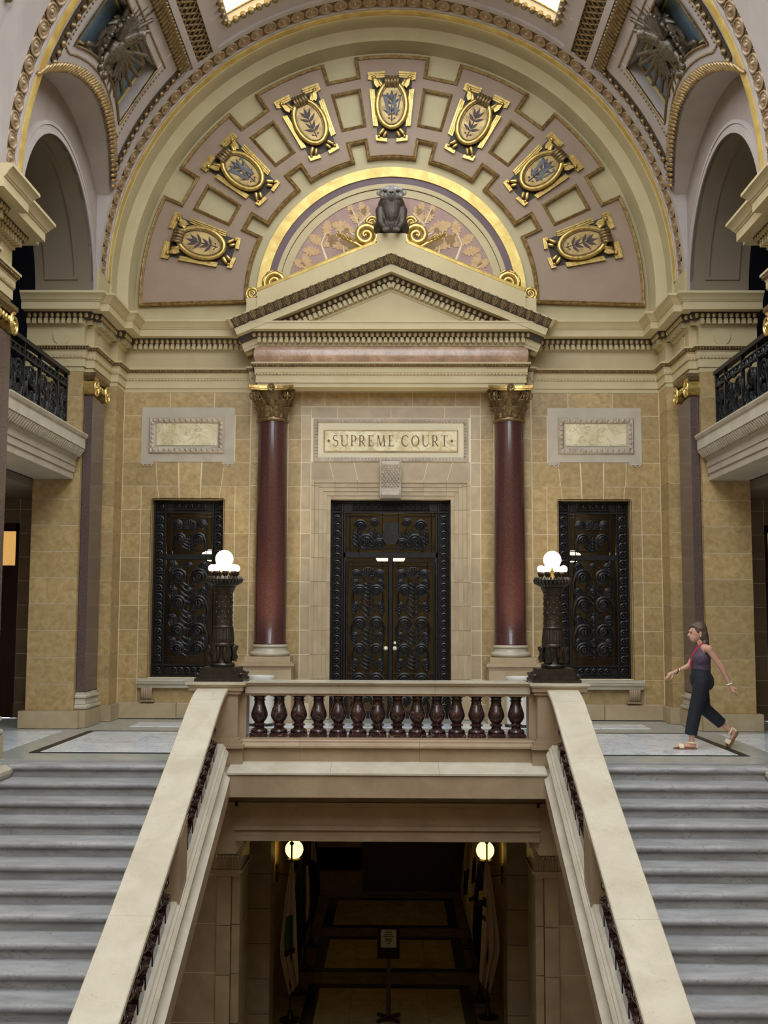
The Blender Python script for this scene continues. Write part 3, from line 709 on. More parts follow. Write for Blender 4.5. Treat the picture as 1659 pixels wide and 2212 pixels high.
for s in (-1, 1):
    br = [[(.30, 7.75), (.52, 8.05), (.56, 8.35), (.68, 8.62)], [(.56, 8.35), (.36, 8.55)], [(.5, 7.62), (.8, 7.75), (1.1, 7.72), (1.35, 7.52), (1.55, 7.35)], [(1.1, 7.72), (1.2, 8.0), (1.12, 8.2)], [(.8, 7.75), (.82, 7.98)], [(1.35, 7.52), (1.52, 7.62)], [(1.0, 7.72), (1.02, 7.55)], [(.53, 8.1), (.72, 8.22)]]
    for b in br:
        MB().tube([(s*x, 18.44, z) for x, z in b], lambda q: .022-.010*q, 6, flat=.004).build('painted_branch', 'mural_branch', mural)
    for (x, z, a, L) in ((.55, 8.35, 115, .3), (.56, 8.35, 60, .34), (.62, 8.22, 20, .36), (.54, 8.2, 150, .3), (.5, 8.0, 10, .34), (.68, 8.5, 80, .25), (.82, 7.95, 100, .3), (.82, 7.9, 45, .34), (.82, 7.9, 150, .3), (1.12, 8.1, 95, .28), (1.15, 7.98, 35, .36), (1.16, 7.95, 140, .3), (1.2, 7.85, 10, .36), (1.45, 7.58, 35, .3), (1.4, 7.5, 75, .3), (1.5, 7.4, 5, .26), (1.02, 7.58, -20, .32), (1.25, 7.5, -40, .28), (1.05, 7.62, -120, .3), (.7, 7.66, -50, .3), (.45, 8.5, 70, .3), (.4, 8.25, 200, .25), (.6, 7.85, 60, .3)):
        L *= 1.18
        rr_ = hypot(x+L*cos(radians(a)), z+L*sin(radians(a))-ZA)
        if rr_ > 1.76: L *= .75
        M_ = T(s*x, 18.441, z, ry=-radians(a) if s > 0 else -(pi-radians(a)), sx=L, sz=L)
        link('painted_leaf', leaf_me, mural, M_)

# ------------------------------------------------------------------ cartouches
def ell(a, b, n=40): return [(a*cos(2*pi*i/n), b*sin(2*pi*i/n)) for i in range(n)]
laurel = [(0, .035), (.12, .075), (.3, .09), (.6, .06), (1, 0), (.6, -.06), (.3, -.09), (.12, -.075)]
CM = {}
def cart_meshes():
    c = CM
    c['backing'] = matmesh(MB().prism([(-.36, .52), (.36, .52), (.24, -.56), (-.24, -.56)], lambda a, b, t: (a, t, b), -.01, .05), 'backing', 'ornament_dark')
    f = MB(); e = ell(.215, .36); f.prism(e, lambda a, b, t: (a, t, b), -.09, 0); c['oval_field'] = matmesh(f, 'oval_field', 'oval_field')
    r = MB(); r.tube([(x, -.085, z) for x, z in ell(.25, .40)], .044, 8, closed=True); c['oval_rim'] = matmesh(r, 'oval_rim', 'gold', 60)
    r = MB(); r.tube([(x, -.10, z) for x, z in ell(.205, .35)], .012, 6, closed=True); c['inner_rim'] = matmesh(r, 'inner_rim', 'gold_antique', 60)
    k = MB()
    for x in (-.105, -.055, 0, .055, .105):
        k.tube([(x, -.02, .50), (x, -.11, .49), (x*.98, -.165, .43), (x*.95, -.15, .36), (x*.92, -.10, .32)], .026, 6)
    c['clasp'] = matmesh(k, 'clasp', 'gold_antique', 60)
    b = MB()
    for dx in (0, .03, .06): b.prism([(-.42+dx*.8, .60-dx), (-.12, .62-dx), (-.12, .585-dx), (-.385+dx*.8, .565-dx), (-.375+dx*.8, .47), (-.41+dx*.8, .47)], lambda p, q, t: (p, t, q), -.05+dx*.5, .05)
    c['corner_top'] = matmesh(b, 'corner_top', 'gold')
    b = MB()
    for dx in (0, .028): b.prism([(-.27+dx, -.62+dx), (-.08, -.64+dx), (-.08, -.60+dx), (-.24+dx, -.585+dx), (-.245+dx, -.53), (-.275+dx, -.53)], lambda p, q, t: (p, t, q), -.05+dx*.5, .05)
    c['corner_bottom'] = matmesh(b, 'corner_bottom', 'gold')
    b = MB()
    for dx in (0, .03, .06): b.prism([(-.385+dx, .30), (-.36+dx, .30), (-.295+dx, -.36), (-.32+dx, -.36)], lambda p, q, t: (p, t, q), -.055+dx*.4, .05)
    c['side_bar'] = matmesh(b, 'side_bar', 'gold')
    x = MB(); x.caps((-.30, -.05, .50), (-.17, -.08, .30), .025, .025, 8); x.prism([(-.32, .47), (-.24, .44), (-.20, .36), (-.25, .30), (-.30, .36)], lambda p, q, t: (p, t, q), -.09, -.04); x.sphere((-.31, -.05, .51), .035, 8, 6); x.caps((-.22, -.07, .44), (-.17, -.07, .35), .035, .035, 8)
    c['axe_head'] = matmesh(x, 'axe_head', 'gold', 50)
    x = MB(); x.caps((-.20, -.05, -.50), (-.15, -.06, -.44), .03, .035, 8); x.caps((-.13, -.06, -.54), (-.10, -.07, -.49), .028, .028, 8); x.sphere((-.22, -.05, -.545), .026, 8, 6)
    c['handle_end'] = matmesh(x, 'handle_end', 'gold', 50)
    x = MB()
    x.tube([(0, -.094, -.30), (0, -.094, .12)], .008, 5)
    for (px, pz, a, L) in ((0, .08, 90, .19), (0, .06, 60, .19), (0, .06, 120, .19), (0, 0, 38, .18), (0, 0, 142, .18), (0, -.14, 60, .17), (0, -.14, 120, .17), (0, -.18, 30, .17), (0, -.18, 150, .17)):
        ca, sa = cos(radians(a)), sin(radians(a)); P = [(px+L*(u*ca-v*sa), pz+L*(u*sa+v*ca)) for u, v in [(.0, 0)]+[(.15+.85*u, 1.7*v) for u, v in laurel[1:]]]
        x.prism(P, lambda p, q, t: (p, t, q), -.096, -.088)
    for q in (-.05, .05): x.sphere((q, -.094, -.24), (.016, .004, .016), 6, 4); x.tube([(0, -.094, -.27), (q, -.094, -.24)], .004, 4)
    c['laurel_sprig'] = matmesh(x, 'laurel_sprig', 'leaf_paint')
    x = MB()
    for P in ([(-.16, .17), (-.08, .17), (-.03, -.19), (-.065, -.19)], [(-.05, -.19), (-.03, -.19), (.045, .17), (.02, .17)], [(-.02, .17), (.06, .17), (.095, -.19), (.06, -.19)], [(.075, -.19), (.095, -.19), (.165, .17), (.14, .17)], [(-.19, .15), (-.05, .15), (-.05, .175), (-.19, .175)], [(.11, .15), (.2, .15), (.2, .175), (.11, .175)]):
        x.prism(P, lambda p, q, t: (p, t, q), -.101, -.096)
    c['letter'] = matmesh(x, 'letter', 'w_paint')
cart_meshes()
places = ['lowest right', 'second from the lower right', 'third from the lower right', 'topmost middle', 'third from the lower left', 'second from the lower left', 'lowest left']
for i, a in enumerate(CA):
    letter = i in (1, 3, 5)
    ct = thing('cartouche', f'gilded oval cartouche with laurel{" and grey W" if letter else ""}, {places[i]} of the arc', 'cartouche', group='cartouches round the lunette')
    ct.location = (3.36*cos(a), YP, ZA+3.36*sin(a)); ct.rotation_euler = (0, -(a-pi/2), 0)
    for nme in ('backing', 'oval_field', 'oval_rim', 'inner_rim', 'clasp', 'laurel_sprig')+(('letter',) if letter else ()): link(nme, CM[nme], ct)
    for nme in ('corner_top', 'corner_bottom', 'side_bar', 'axe_head', 'handle_end'):
        link(nme, CM[nme], ct); link(nme, CM[nme], ct, T(sx=-1))

# ------------------------------------------------------------------ portal: columns, entablature, pediment
def column(s, nm):
    t = thing('column', f'polished red granite column with gilded leafy capital, {nm} of the bronze doors', 'column', (s*1.955, 18.17, 0), group='columns of the portal')
    p = MB(); p.box(-.385, .385, -.385, .12, 0, .865); p.box(-.41, .41, -.41, .12, .0, .2)
    p.build('pedestal', 'stone_warm', t)
    p = MB()
    for o, z0, z1 in ((.395, .835, .865), (.41, .865, .885), (.43, .885, .925), (.40, .925, .945)): p.box(-o, o, -o, .12, z0, z1)
    p.build('pedestal_cap', 'stone_warm', t)
    MB().box(-.365, .365, -.365, .12, .945, 1.03).build('plinth', 'stone_warm', t)
    tor = lambda R, z, r: [(R+r*cos(q), z+r*sin(q)) for q in [(-pi/2+pi*i/6) for i in range(7)]]
    MB().lathe([(.2, 1.03)]+tor(.29, 1.07, .04)+[(.285, 1.115), (.272, 1.14), (.275, 1.165)]+tor(.265, 1.195, .028)+[(.262, 1.225), (.25, 1.235), (.2, 1.235)], n=40).build('base', 'cream_marble', t, smooth=40)
    MB().lathe([(.275, 1.215), (.275, 1.24), (.262, 1.27), (.262, 2.2), (.258, 3.0), (.245, 4.0), (.233, 4.86)], n=48).build('shaft', 'granite_red', t, smooth=40)
    cap = MB().lathe([(.235, 4.855), (.265, 4.865), (.272, 4.885), (.262, 4.905), (.235, 4.91), (.225, 4.95), (.23, 5.1), (.25, 5.25), (.285, 5.36), (.28, 5.37)], n=32).build('capital', 'gold_antique', t, smooth=40)
    # abacus with concave sides
    ab = []
    for q in range(4):
        for i in range(9):
            u = -1+2*i/8; d = .30+.075*u*u; x, y = u*.37, -d
            if abs(u) > .99: x, y = u*.36, -.37
            ca, sa = cos(q*pi/2), sin(q*pi/2); ab.append((x*ca-y*sa, x*sa+y*ca))
    A = MB()
    for z0, z1, k in ((5.36, 5.39, .93), (5.385, 5.43, 1.0)): A.prism(ab, lambda p, q, z, k=k: (p*k, q*k, z), z0, z1)
    A.build('abacus', 'gold', cap)
    # acanthus leaves
    def leaf(h, w_, out):
        m = MB(); R = []
        for i in range(9):
            q = i/8; z = h*min(q*1.12, 1)*(1 if q < .85 else 1-.9*(q-.85)); y = -(out*q**3.2)-.01; ww = w_*(.75+.35*sin(pi*q*.9))*(1 if q < .8 else 1-2.4*(q-.8)); ww = max(ww, .02)
            zz = z+(.0 if i % 2 else .012)
            R.append([(-ww, y+.028, zz), (-ww*.6, y+.004, zz), (0, y-.02, zz+.006), (ww*.6, y+.004, zz), (ww, y+.028, zz), (0, y+.035, zz)])
        m.rings(R); return m
    l1 = matmesh(leaf(.20, .085, .085), 'acanthus_leaf', 'gold_antique', 50); l2 = matmesh(leaf(.33, .085, .11), 'acanthus_leaf', 'gold_antique', 50)
    for i in range(8):
        a = 2*pi*i/8
        link('acanthus_leaf', l1, cap, Matrix.Rotation(a+pi/8, 4, 'Z') @ T(0, -.225, 4.91))
        link('acanthus_leaf', l2, cap, Matrix.Rotation(a, 4, 'Z') @ T(0, -.215, 4.91))
    v = MB(); pts = []
    for i in range(34):
        q = i/33*3.6*pi; r = .075*(1-q/(3.6*pi))**.8+.01; pts.append((-.02-.06+r*sin(q)+.0, 0, .0+r*cos(q)))
    v.tube([(.14, 0, -.22), (.09, 0, -.08), (.0, 0, .055)]+pts, lambda q: .02*(1-.4*q), 6); v.sphere((-.08, 0, 0), .02, 6, 5)
    vm = matmesh(v, 'volute', 'gold_antique', 60)
    for i in range(4):
        a = pi/4+pi/2*i
        for dz, m in ((-.35, 1), (.35, 1)):
            link('volute', vm, cap, Matrix.Rotation(a, 4, 'Z') @ T(-.31, 0, 5.27) @ Matrix.Rotation(dz, 4, 'Z'))
        f = Matrix.Rotation(pi/2*i, 4, 'Z') @ T(0, -.315, 5.40)
        link('flower', FLOWER, cap, f @ T(rx=pi/2, sx=1.0))
    return t
fl = MB().lathe([(.055, 0), (.062, .02), (.05, .035), (.03, .03), (.02, .045), (.004, .05)], n=14)
FLOWER = matmesh(fl, 'flower', 'gold_antique', 50)
for s, nm in SIDES: column(s, nm)

pt = thing('portal_entablature', 'cream and pink marble entablature carried by the two red columns', 'entablature')
YF = 17.95
path = [(-2.2, YW-.1), (-2.2, YF), (2.2, YF), (2.2, YW-.1)]
for nm, (mt, pr) in PROF.items():
    if nm in ('frieze', 'cornice'): continue
    o = MB().plan(pr, path, -1).build(nm, mt, pt, smooth=25)
    if nm == 'architrave': stuff(egg_row(path, -1, 5.638, .04, .055, .017, .012).build('bead_row', 'ornament_egg', o, smooth=60))
    if nm == 'leaf_band': stuff(egg_row(path, -1, 5.77, .075, .045, .014, .024).build('leaf_row', 'gold_antique', o, smooth=60))
    if nm == 'egg_bed': stuff(egg_row(path, -1, 6.272, .125, .088, .034, .046).build('egg_row', 'ornament_egg', o, smooth=60))
MB().box(-2.15, 2.15, YF+.05, 18.42, 5.45, 6.3).build('architrave_core', 'plaster_cream', pt)
MB().plan([(-.2, 5.79), (.09, 5.795), (.09, 5.82), (-.2, 5.82)], path, -1).build('taenia', 'plaster_cream', pt)
MB().plan([(-.1, 5.82), (.0, 5.82)]+[(.055*sin(pi*(.15+.7*i/10)), 5.82+.275*i/10) for i in range(11)]+[(0, 6.10), (-.1, 6.10)], path, -1).build('frieze', 'marble_pink', pt, smooth=40)
MB().plan([(-.2, 6.10), (.02, 6.10), (.025, 6.125), (.025, 6.14), (.025, 6.24), (-.2, 6.24)], path, -1).build('bed_moulding', 'plaster_cream', pt)
stuff(dentil_row(path, -1, 6.145, 6.225, .02, .12, .09, .055).build('dentil_row', 'plaster_cream', pt))
MB().plan([(-.3, 6.315), (.30, 6.315), (.30, 6.42), (.315, 6.425), (.315, 6.45), (-.3, 6.46)], path, -1).build('corona', 'plaster_cream', pt)

pd = thing('pediment', 'triangular cream pediment with leaf cornice and dentils over the portal', 'pediment')
PX, PZ0, PZ1 = 2.60, 6.45, 7.55                 # tip of the raking line (top of the leaf band) at ends and apex
SL = (PZ1-PZ0)/PX
rake = [(-PX, PZ0), (0, PZ1), (PX, PZ0)]
def rk(d): return rake
up = 1
MB().prism([(-2.25, 6.45), (2.25, 6.45), (0, 6.45+2.25*SL)], lambda a, b, t: (a, t, b), 17.93, 18.45).build('tympanum', 'plaster_cream', pd)
def rk_piece(name, mt, prof, smooth=25):
    return MB().elev(prof, rake, up).build(name, mt, pd, smooth=smooth)
rk_piece('raking_corona', 'plaster_cream', [(-.14, 17.64), (-.255, 17.64), (-.255, 18.4), (-.14, 18.4)])
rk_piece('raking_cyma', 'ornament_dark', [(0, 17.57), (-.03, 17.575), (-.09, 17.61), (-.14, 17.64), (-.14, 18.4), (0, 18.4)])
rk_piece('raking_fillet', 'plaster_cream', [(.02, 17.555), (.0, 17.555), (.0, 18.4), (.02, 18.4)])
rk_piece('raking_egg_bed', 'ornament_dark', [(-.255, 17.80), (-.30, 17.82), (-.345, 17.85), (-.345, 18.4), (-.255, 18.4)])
rk_piece('raking_dentil_bed', 'plaster_cream', [(-.345, 17.90), (-.445, 17.90), (-.45, 17.915), (-.49, 17.92), (-.49, 18.4), (-.345, 18.4)])
ang = math.atan(SL); LN = hypot(PX, PZ1-PZ0)
lm = MB()
lm.caps((0, 17.615, -.125), (0, 17.545, -.02), .016, .020, 6); lm.sphere((0, 17.535, -.010), (.034, .026, .016), 8, 5)
for q in (-1, 1):
    lm.caps((q*.012, 17.62, -.115), (q*.046, 17.59, -.075), .014, .012, 6); lm.caps((q*.014, 17.60, -.085), (q*.048, 17.57, -.040), .014, .012, 6); lm.caps((q*.014, 17.575, -.055), (q*.040, 17.55, -.014), .013, .010, 6)
lm.caps((.066, 17.61, -.12), (.066, 17.575, -.03), .010, .006, 6)
leafm = matmesh(lm, 'acanthus_leaf', 'leaf_gilt', 50)
dm = matmesh(MB().box(-.027, .027, 17.835, 17.91, -.44, -.35), 'dentil', 'plaster_cream')
eg_ = matmesh(MB().sphere((0, 17.825, -.30), (.032, .03, .042), 8, 6), 'egg', 'ornament_egg', 60)
for s in (-1, 1):
    n = 19
    for i in range(n):
        d = (i+.5)/n*LN
        link('acanthus_leaf', leafm, pd, T(s*(PX-d*cos(ang)), 0, PZ0+d*sin(ang), ry=s*ang, sx=s))
    for i in range(24):
        d = .95+i*.088*1.0
        if d > LN-.2: break
        link('dentil', dm, pd, T(s*(PX-d*cos(ang)), 0, PZ0+d*sin(ang), ry=s*ang))
    for i in range(24):
        d = .62+i*.098
        if d > LN-.14: break
        link('egg', eg_, pd, T(s*(PX-d*cos(ang)), 0, PZ0+d*sin(ang), ry=s*ang))
# raking parapet above with gold top, plinth for the statue, end blocks
at = thing('pediment_parapet', 'cream raking parapet with gold top edge above the pediment', 'parapet')
PY0, PY1 = 17.95, 18.30
MB().prism([(-2.22, 6.6), (-2.22, 7.02), (-.24, 7.02+1.98*SL*1.0), (-.24, 8.02), (.24, 8.02), (.24, 7.02+1.98*SL), (2.22, 7.02), (2.22, 6.6), (0, 7.5)], lambda a, b, t: (a, t, b), PY0, PY1).build('parapet_body', 'plaster_cream', at)
for s in (-1, 1):
    MB().elev([(0, PY0-.005), (.05, PY0+.02), (.10, PY0+.12), (.10, PY1), (0, PY1)], [(s*2.2, 7.03), (s*.26, 7.03+1.94*SL)], 1 if s < 0 else -1).build('gold_top', 'gold_leaf', at)
    a, b = sx(s, 2.22, 2.40); MB().box(a, b, PY0+.03, PY1, 6.5, 6.93).build('end_block', 'plaster_cream', at)
# gilded scrolls
def scroll(name, label, M_, big, flip):
    t = thing(name, label, 'scroll', group='gilded scrolls on the parapet'); t.matrix_world = M_
    v = MB(); pts = []
    for i in range(60):
        q = i/59*3.9*pi; r = big*((1-q/(3.9*pi))**.9)+.02; pts.append((r*cos(q-pi/2), 0, r*sin(q-pi/2)+big))
    kk = big/.17
    v.tube([(-big*2.3, 0, .04*kk), (-big*1.7, 0, .012*kk), (-big*1.1, 0, .008*kk), (-big*.5, 0, 0)]+pts, lambda q: (.020+.034*min(1, q*6)*(1-.72*q))*kk, 8)
    v.sphere((0, 0, big), .035*kk, 10, 8)
    v.build('spiral', 'gold', t, smooth=60)
    l = MB()
    for k in range(5): l.caps((-big*(2.2-.35*k), -.02, .02*kk), (-big*(2.42-.35*k), -.045, .038*kk), .024*kk, .010*kk, 6)
    for k in range(4):
        q = .5+k*.9; r = big*1.12; c = Vector((r*cos(q-pi/2), -.035*kk, r*sin(q-pi/2)+big)); d = Vector((cos(q), 0, sin(q))); l.caps(c-d*.04*kk, c+d*.05*kk, .022*kk, .010*kk, 6)
    l.build('leaf_wrap', 'gold', t, smooth=60)
    return t
for s, nm in SIDES:
    M0 = T(s*.50, 18.02, 7.83, sx=s*-1, ry=0); M1 = T(s*.50, 18.0, 7.82) @ Matrix.Diagonal((-s, 1, 1, 1)) @ Matrix.Rotation(radians(-23), 4, 'Y') 
    scroll('gilded_scroll', f'large gilded acanthus scroll just {nm} of the badger statue', T(s*.50, 18.05, 7.84) @ Matrix.Diagonal((-s, 1, 1, 1)) @ Matrix.Rotation(radians(22), 4, 'Y'), .19, s)
    scroll('gilded_scroll', f'small upright gilded scroll between badger statue and large scroll, {nm} side', T(s*.33, 18.06, 8.14) @ Matrix.Diagonal((-s, 1, 1, 1)), .10, s)
    scroll('gilded_scroll', f'gilded acanthus scroll at the {nm} foot of the parapet', T(s*2.0, 18.05, 7.05) @ Matrix.Diagonal((s, 1, 1, 1)) @ Matrix.Rotation(radians(-22), 4, 'Y'), .17, s)
    scroll('gilded_scroll', f'smallest gilded scroll on the {nm} end block', T(s*2.31, 18.05, 6.93) @ Matrix.Diagonal((s, 1, 1, 1)), .09, s)

# ------------------------------------------------------------------ badger statue on the plinth (as it sits: upright, paws over the edge)
bz = 8.02
bd = thing('badger_statue', 'bronze badger statue sitting at the peak of the pediment with paws over the edge', 'statue', (-.0, 18.02, bz)); bd.scale = (1.08, 1.0, 1.1)
b = MB()
b.sphere((0, .07, .20), (.245, .21, .26), 18, 12); b.sphere((0, .04, .38), (.235, .19, .24), 18, 12); b.sphere((0, -.02, .46), (.21, .16, .16), 16, 12); b.sphere((0, -.09, .36), (.15, .09, .22), 14, 10)
for s in (-1, 1):
    b.caps((s*.175, -.05, .36), (s*.165, -.11, .14), .075, .062, 12); b.caps((s*.165, -.11, .14), (s*.09, -.18, .035), .06, .052, 12); b.sphere((s*.08, -.20, .02), (.062, .07, .045), 12, 8)
    b.sphere((s*.2, .04, .10), (.085, .16, .12), 12, 8)
    for k in range(4): b.caps((s*.08+(k-1.5)*.030, -.235, .03), (s*.08+(k-1.5)*.032, -.285, -.03), .016, .010, 8)
b.build('body', 'badger_bronze', bd, remesh=.012)
h = MB()
h.sphere((0, -.05, .625), (.19, .18, .115), 18, 12); h.sphere((0, -.10, .565), (.17, .14, .08), 16, 12); h.caps((0, -.15, .61), (0, -.285, .545), .10, .05, 14); h.caps((0, -.17, .535), (0, -.27, .515), .07, .035, 12)
for s in (-1, 1): h.sphere((s*.195, -.01, .655), (.042, .03, .05), 10, 8); h.sphere((s*.13, -.13, .555), (.05, .06, .045), 10, 8); h.caps((s*.05, -.20, .655), (s*.15, -.17, .645), .03, .025, 8)
hd = h.build('head', 'badger_head', bd, remesh=.011)
for s in (-1, 1): MB().sphere((s*.10, -.225, .607), (.03, .02, .024), 10, 8).build('eye', 'eye_dark', hd, smooth=80)
MB().sphere((0, -.33, .55), (.034, .018, .022), 10, 8).build('nose', 'eye_dark', hd, smooth=80)

# ------------------------------------------------------------------ inscription, keystone, niche panels
def arcpts(cx, cz, rx, rz, a0, a1, n=14): return [(cx+rx*cos(radians(a0+(a1-a0)*i/n)), cz+rz*sin(radians(a0+(a1-a0)*i/n))) for i in range(n+1)]
def stroke(mb, pts, w_, y0, y1):
    P = [Vector((x, 0, z)) for x, z in pts]; R = []
    for i, p in enumerate(P):
        d = (P[min(i+1, len(P)-1)]-P[max(i-1, 0)]).normalized(); n = Vector((-d.z, 0, d.x)); q = w_(i/(len(P)-1)) if callable(w_) else w_
        a, c = p+n*q/2, p-n*q/2; R.append([(a.x, y0, a.z), (c.x, y0, c.z), (c.x, y1, c.z), (a.x, y1, a.z)])
    mb.rings(R)
TK, TN = .15, .06
def vstem(m, x, w_=TK, z0=0, z1=1, serif=(1, 1)):
    m.append(([(x, z0), (x, z1)], w_))
    for k, z in ((0, z0+.02), (1, z1-.02)):
        if serif[k]: m.append(([(x-w_*.5-.09, z), (x+w_*.5+.09, z)], .045))
def letters():
    D = {}
    m = [(arcpts(.31, .76, .23, .235, 50, 268, 14)+arcpts(.31, .26, .26, .26, 85, -140, 16), lambda q: .06+.10*sin(pi*q)**1.2), ([(.45, .95), (.47, .78)], .04), ([(.06, .26), (.06, .05)], .04)]; D['S'] = (m, .62)
    m = []; vstem(m, .14, TK, .3, 1, (0, 1)); vstem(m, .68, TN, .3, 1, (0, 1)); m.append((arcpts(.41, .30, .27, .29, 180, 360), lambda q: TK-.08*q)); D['U'] = (m, .82)
    m = []; vstem(m, .14); m += [([(.14, .97), (.33, .97)], TN), ([(.14, .46), (.33, .46)], TN), (arcpts(.33, .715, .24, .255, 90, -90), lambda q: .06+.10*sin(pi*q))]; D['P'] = (m, .62)
    m = list(m); m += [([(.30, .46), (.66, .03)], .13), ([(.58, .02), (.76, .02)], .045)]; D['R'] = (m, .76)
    m = []; vstem(m, .14); m += [([(.14, .97), (.52, .97)], TN), ([(.14, .03), (.56, .03)], TN), ([(.14, .5), (.42, .5)], TN), ([(.52, .98), (.53, .82)], .045), ([(.56, .02), (.58, .2)], .045), ([(.42, .58), (.42, .42)], .04)]; D['E'] = (m, .64)
    m = [([(.12, 0), (.2, 1)], TN), ([(.2, 1), (.50, .02)], .14), ([(.50, .02), (.80, 1)], TN), ([(.80, 1), (.90, 0)], TK), ([(.02, .02), (.24, .02)], .045), ([(.76, .02), (1.02, .02)], .045), ([(.08, .98), (.24, .98)], .045), ([(.76, .98), (.92, .98)], .045)]; D['M'] = (m, 1.06)
    m = [(arcpts(.46, .5, .38, .49, 42, 318, 26), lambda q: .06+.11*sin(pi*q)), ([(.74, .95), (.75, .74)], .045)]; D['C'] = (m, .82)
    m = [(arcpts(.45, .5, .37, .47, 90, 450, 32), lambda q: .09+.07*abs(sin(2*pi*q)))]; D['O'] = (m, .90)
    m = []; vstem(m, .36, TK, 0, 1, (1, 0)); m += [([(.02, .97), (.70, .97)], TN), ([(.03, .98), (.02, .8)], .045), ([(.69, .98), (.70, .8)], .045)]; D['T'] = (m, .74)
    return D
ins = thing('inscription_panel', 'framed marble panel reading SUPREME COURT above the bronze doors', 'sign')
ZI0, ZI1 = 4.248, 4.987
def frame_loop(x0, x1, z0, z1): return [(x0, z0), (x1, z0), (x1, z1), (x0, z1)]
MB().box(-1.30, 1.30, YW+.012, YW+.05, ZI0, ZI1).build('panel_ground', 'stone_warm', ins)
fo = MB().elev([(0, YW-.02), (.02, YW-.03), (.07, YW-.005), (.085, YW+.02), (0, YW+.02)], frame_loop(-1.295, 1.295, ZI0+.005, ZI1-.005), 1, closed=True).build('carved_frame', 'keystone_silver', ins)
eg2 = MB()
for k in range(44):
    x = -1.21+2.42*k/43
    for z in (ZI0+.05, ZI1-.05): eg2.sphere((x, YW-.02, z), (.019, .016, .03), 6, 4)
for k in range(11):
    z = ZI0+.1+(ZI1-ZI0-.2)*k/10
    for x in (-1.25, 1.25): eg2.sphere((x, YW-.02, z), (.03, .016, .019), 6, 4)
stuff(eg2.build('carved_leaf_row', 'keystone_silver', fo, smooth=60))
PX0, PX1, PZ0_, PZ1_ = -1.115, 1.115, 4.425, 4.775
MB().box(PX0, PX1, YW-.012, YW+.02, PZ0_, PZ1_).build('marble_plaque', 'onyx', ins)
MB().elev([(-.012, YW-.01), (.0, YW-.022), (.012, YW-.01), (.012, YW+.02), (-.012, YW+.02)], frame_loop(PX0, PX1, PZ0_, PZ1_), 1, closed=True).build('plaque_edge', 'stone_warm', ins)
D = letters(); H_ = .185; txt = 'SUPREME COURT'; wid = []
tot = sum((D[c][1]+.24 if c != ' ' else .50) for c in txt); sc = (2*.965)/((tot-.24)*H_)
x = -.975; zl = 4.512
for c in txt:
    if c == ' ': x += .50*H_*sc; continue
    m = MB()
    for pts, w_ in D[c][0]:
        ww = (lambda q, w_=w_: w_(q)*H_*.68) if callable(w_) else w_*H_*.68
        stroke(m, [(x+px*H_*sc, zl+pz*H_) for px, pz in pts], ww, YW-.016, YW-.010)
    m.build('letter', 'lettering', ins); x += (D[c][1]+.24)*H_*sc
for xx in (-1.04, 1.02):
    m = MB(); m.prism([(xx-.028, zl+.09), (xx, zl+.062), (xx+.028, zl+.09), (xx, zl+.118)], lambda a, b_, t: (a, t, b_), YW-.016, YW-.010); m.build('stop_mark', 'lettering', ins)
# door surround with carved keystone
ds = thing('trim_7', 'stepped pale stone architrave round the bronze doors', 'door surround', kind='structure')
for o, (w0, w1, y0) in enumerate(((1.0, 1.06, YW-.005), (1.06, 1.13, YW-.02), (1.13, 1.20, YW-.035), (1.20, 1.27, YW-.05), (1.27, 1.32, YW-.075))):
    h0 = 3.62+(w0-1.0); h1 = 3.62+(w1-1.0)
    for k in range(10):
        z0, z1 = (zc(k) if k else 0), min(zc(k+1), h1)
        if k == 0: z0 = 0
        if z0 >= h1: break
        for s in (-1, 1):
            a, b = sx(s, w0, w1); MB().box(a, b, y0, YW+.05, z0+.002, z1-.002).build('architrave_stone', 'stone_warm', ds)
    xs = [-w1, -.93, -.55, -.17, .17, .55, .93, w1]
    xs = [-w0]+[q for q in xs[1:-1]]+[w0]
    for a, b in zip(xs, xs[1:]): MB().box(a+.002, b-.002, y0, YW+.05, h0, h1).build('architrave_stone', 'stone_warm', ds)
ks = thing('keystone', 'silvery carved scroll keystone over the middle of the bronze doors', 'keystone')
prof = [(18.45, 4.23), (18.18, 4.23), (18.15, 4.18), (18.17, 4.1), (18.24, 3.95), (18.27, 3.82), (18.24, 3.76), (18.19, 3.73), (18.18, 3.67), (18.22, 3.62), (18.30, 3.61), (18.45, 3.62)]
MB().prism(prof, lambda y, z, t: (t, y, z), -.175, .165).build('scroll_body', 'keystone_silver', ks)
sc_ = MB()
for i in range(11):
    q = i/10; y = 18.16+.105*min(1, q*1.25); z = 4.16-q*.37
    for j in range(5+(i % 2)):
        xx = -.005+(j-(4+(i % 2))/2)*.052; sc_.sphere((xx, y, z), (.026, .022, .03), 6, 4)
stuff(sc_.build('scale_pattern', 'keystone_silver', ks, smooth=60))
for xx in (-.165, .155):
    MB().tube([(xx, y-.004, z) for y, z in prof[1:10]], .018, 6).build('scroll_edge', 'keystone_silver', ks, smooth=60)
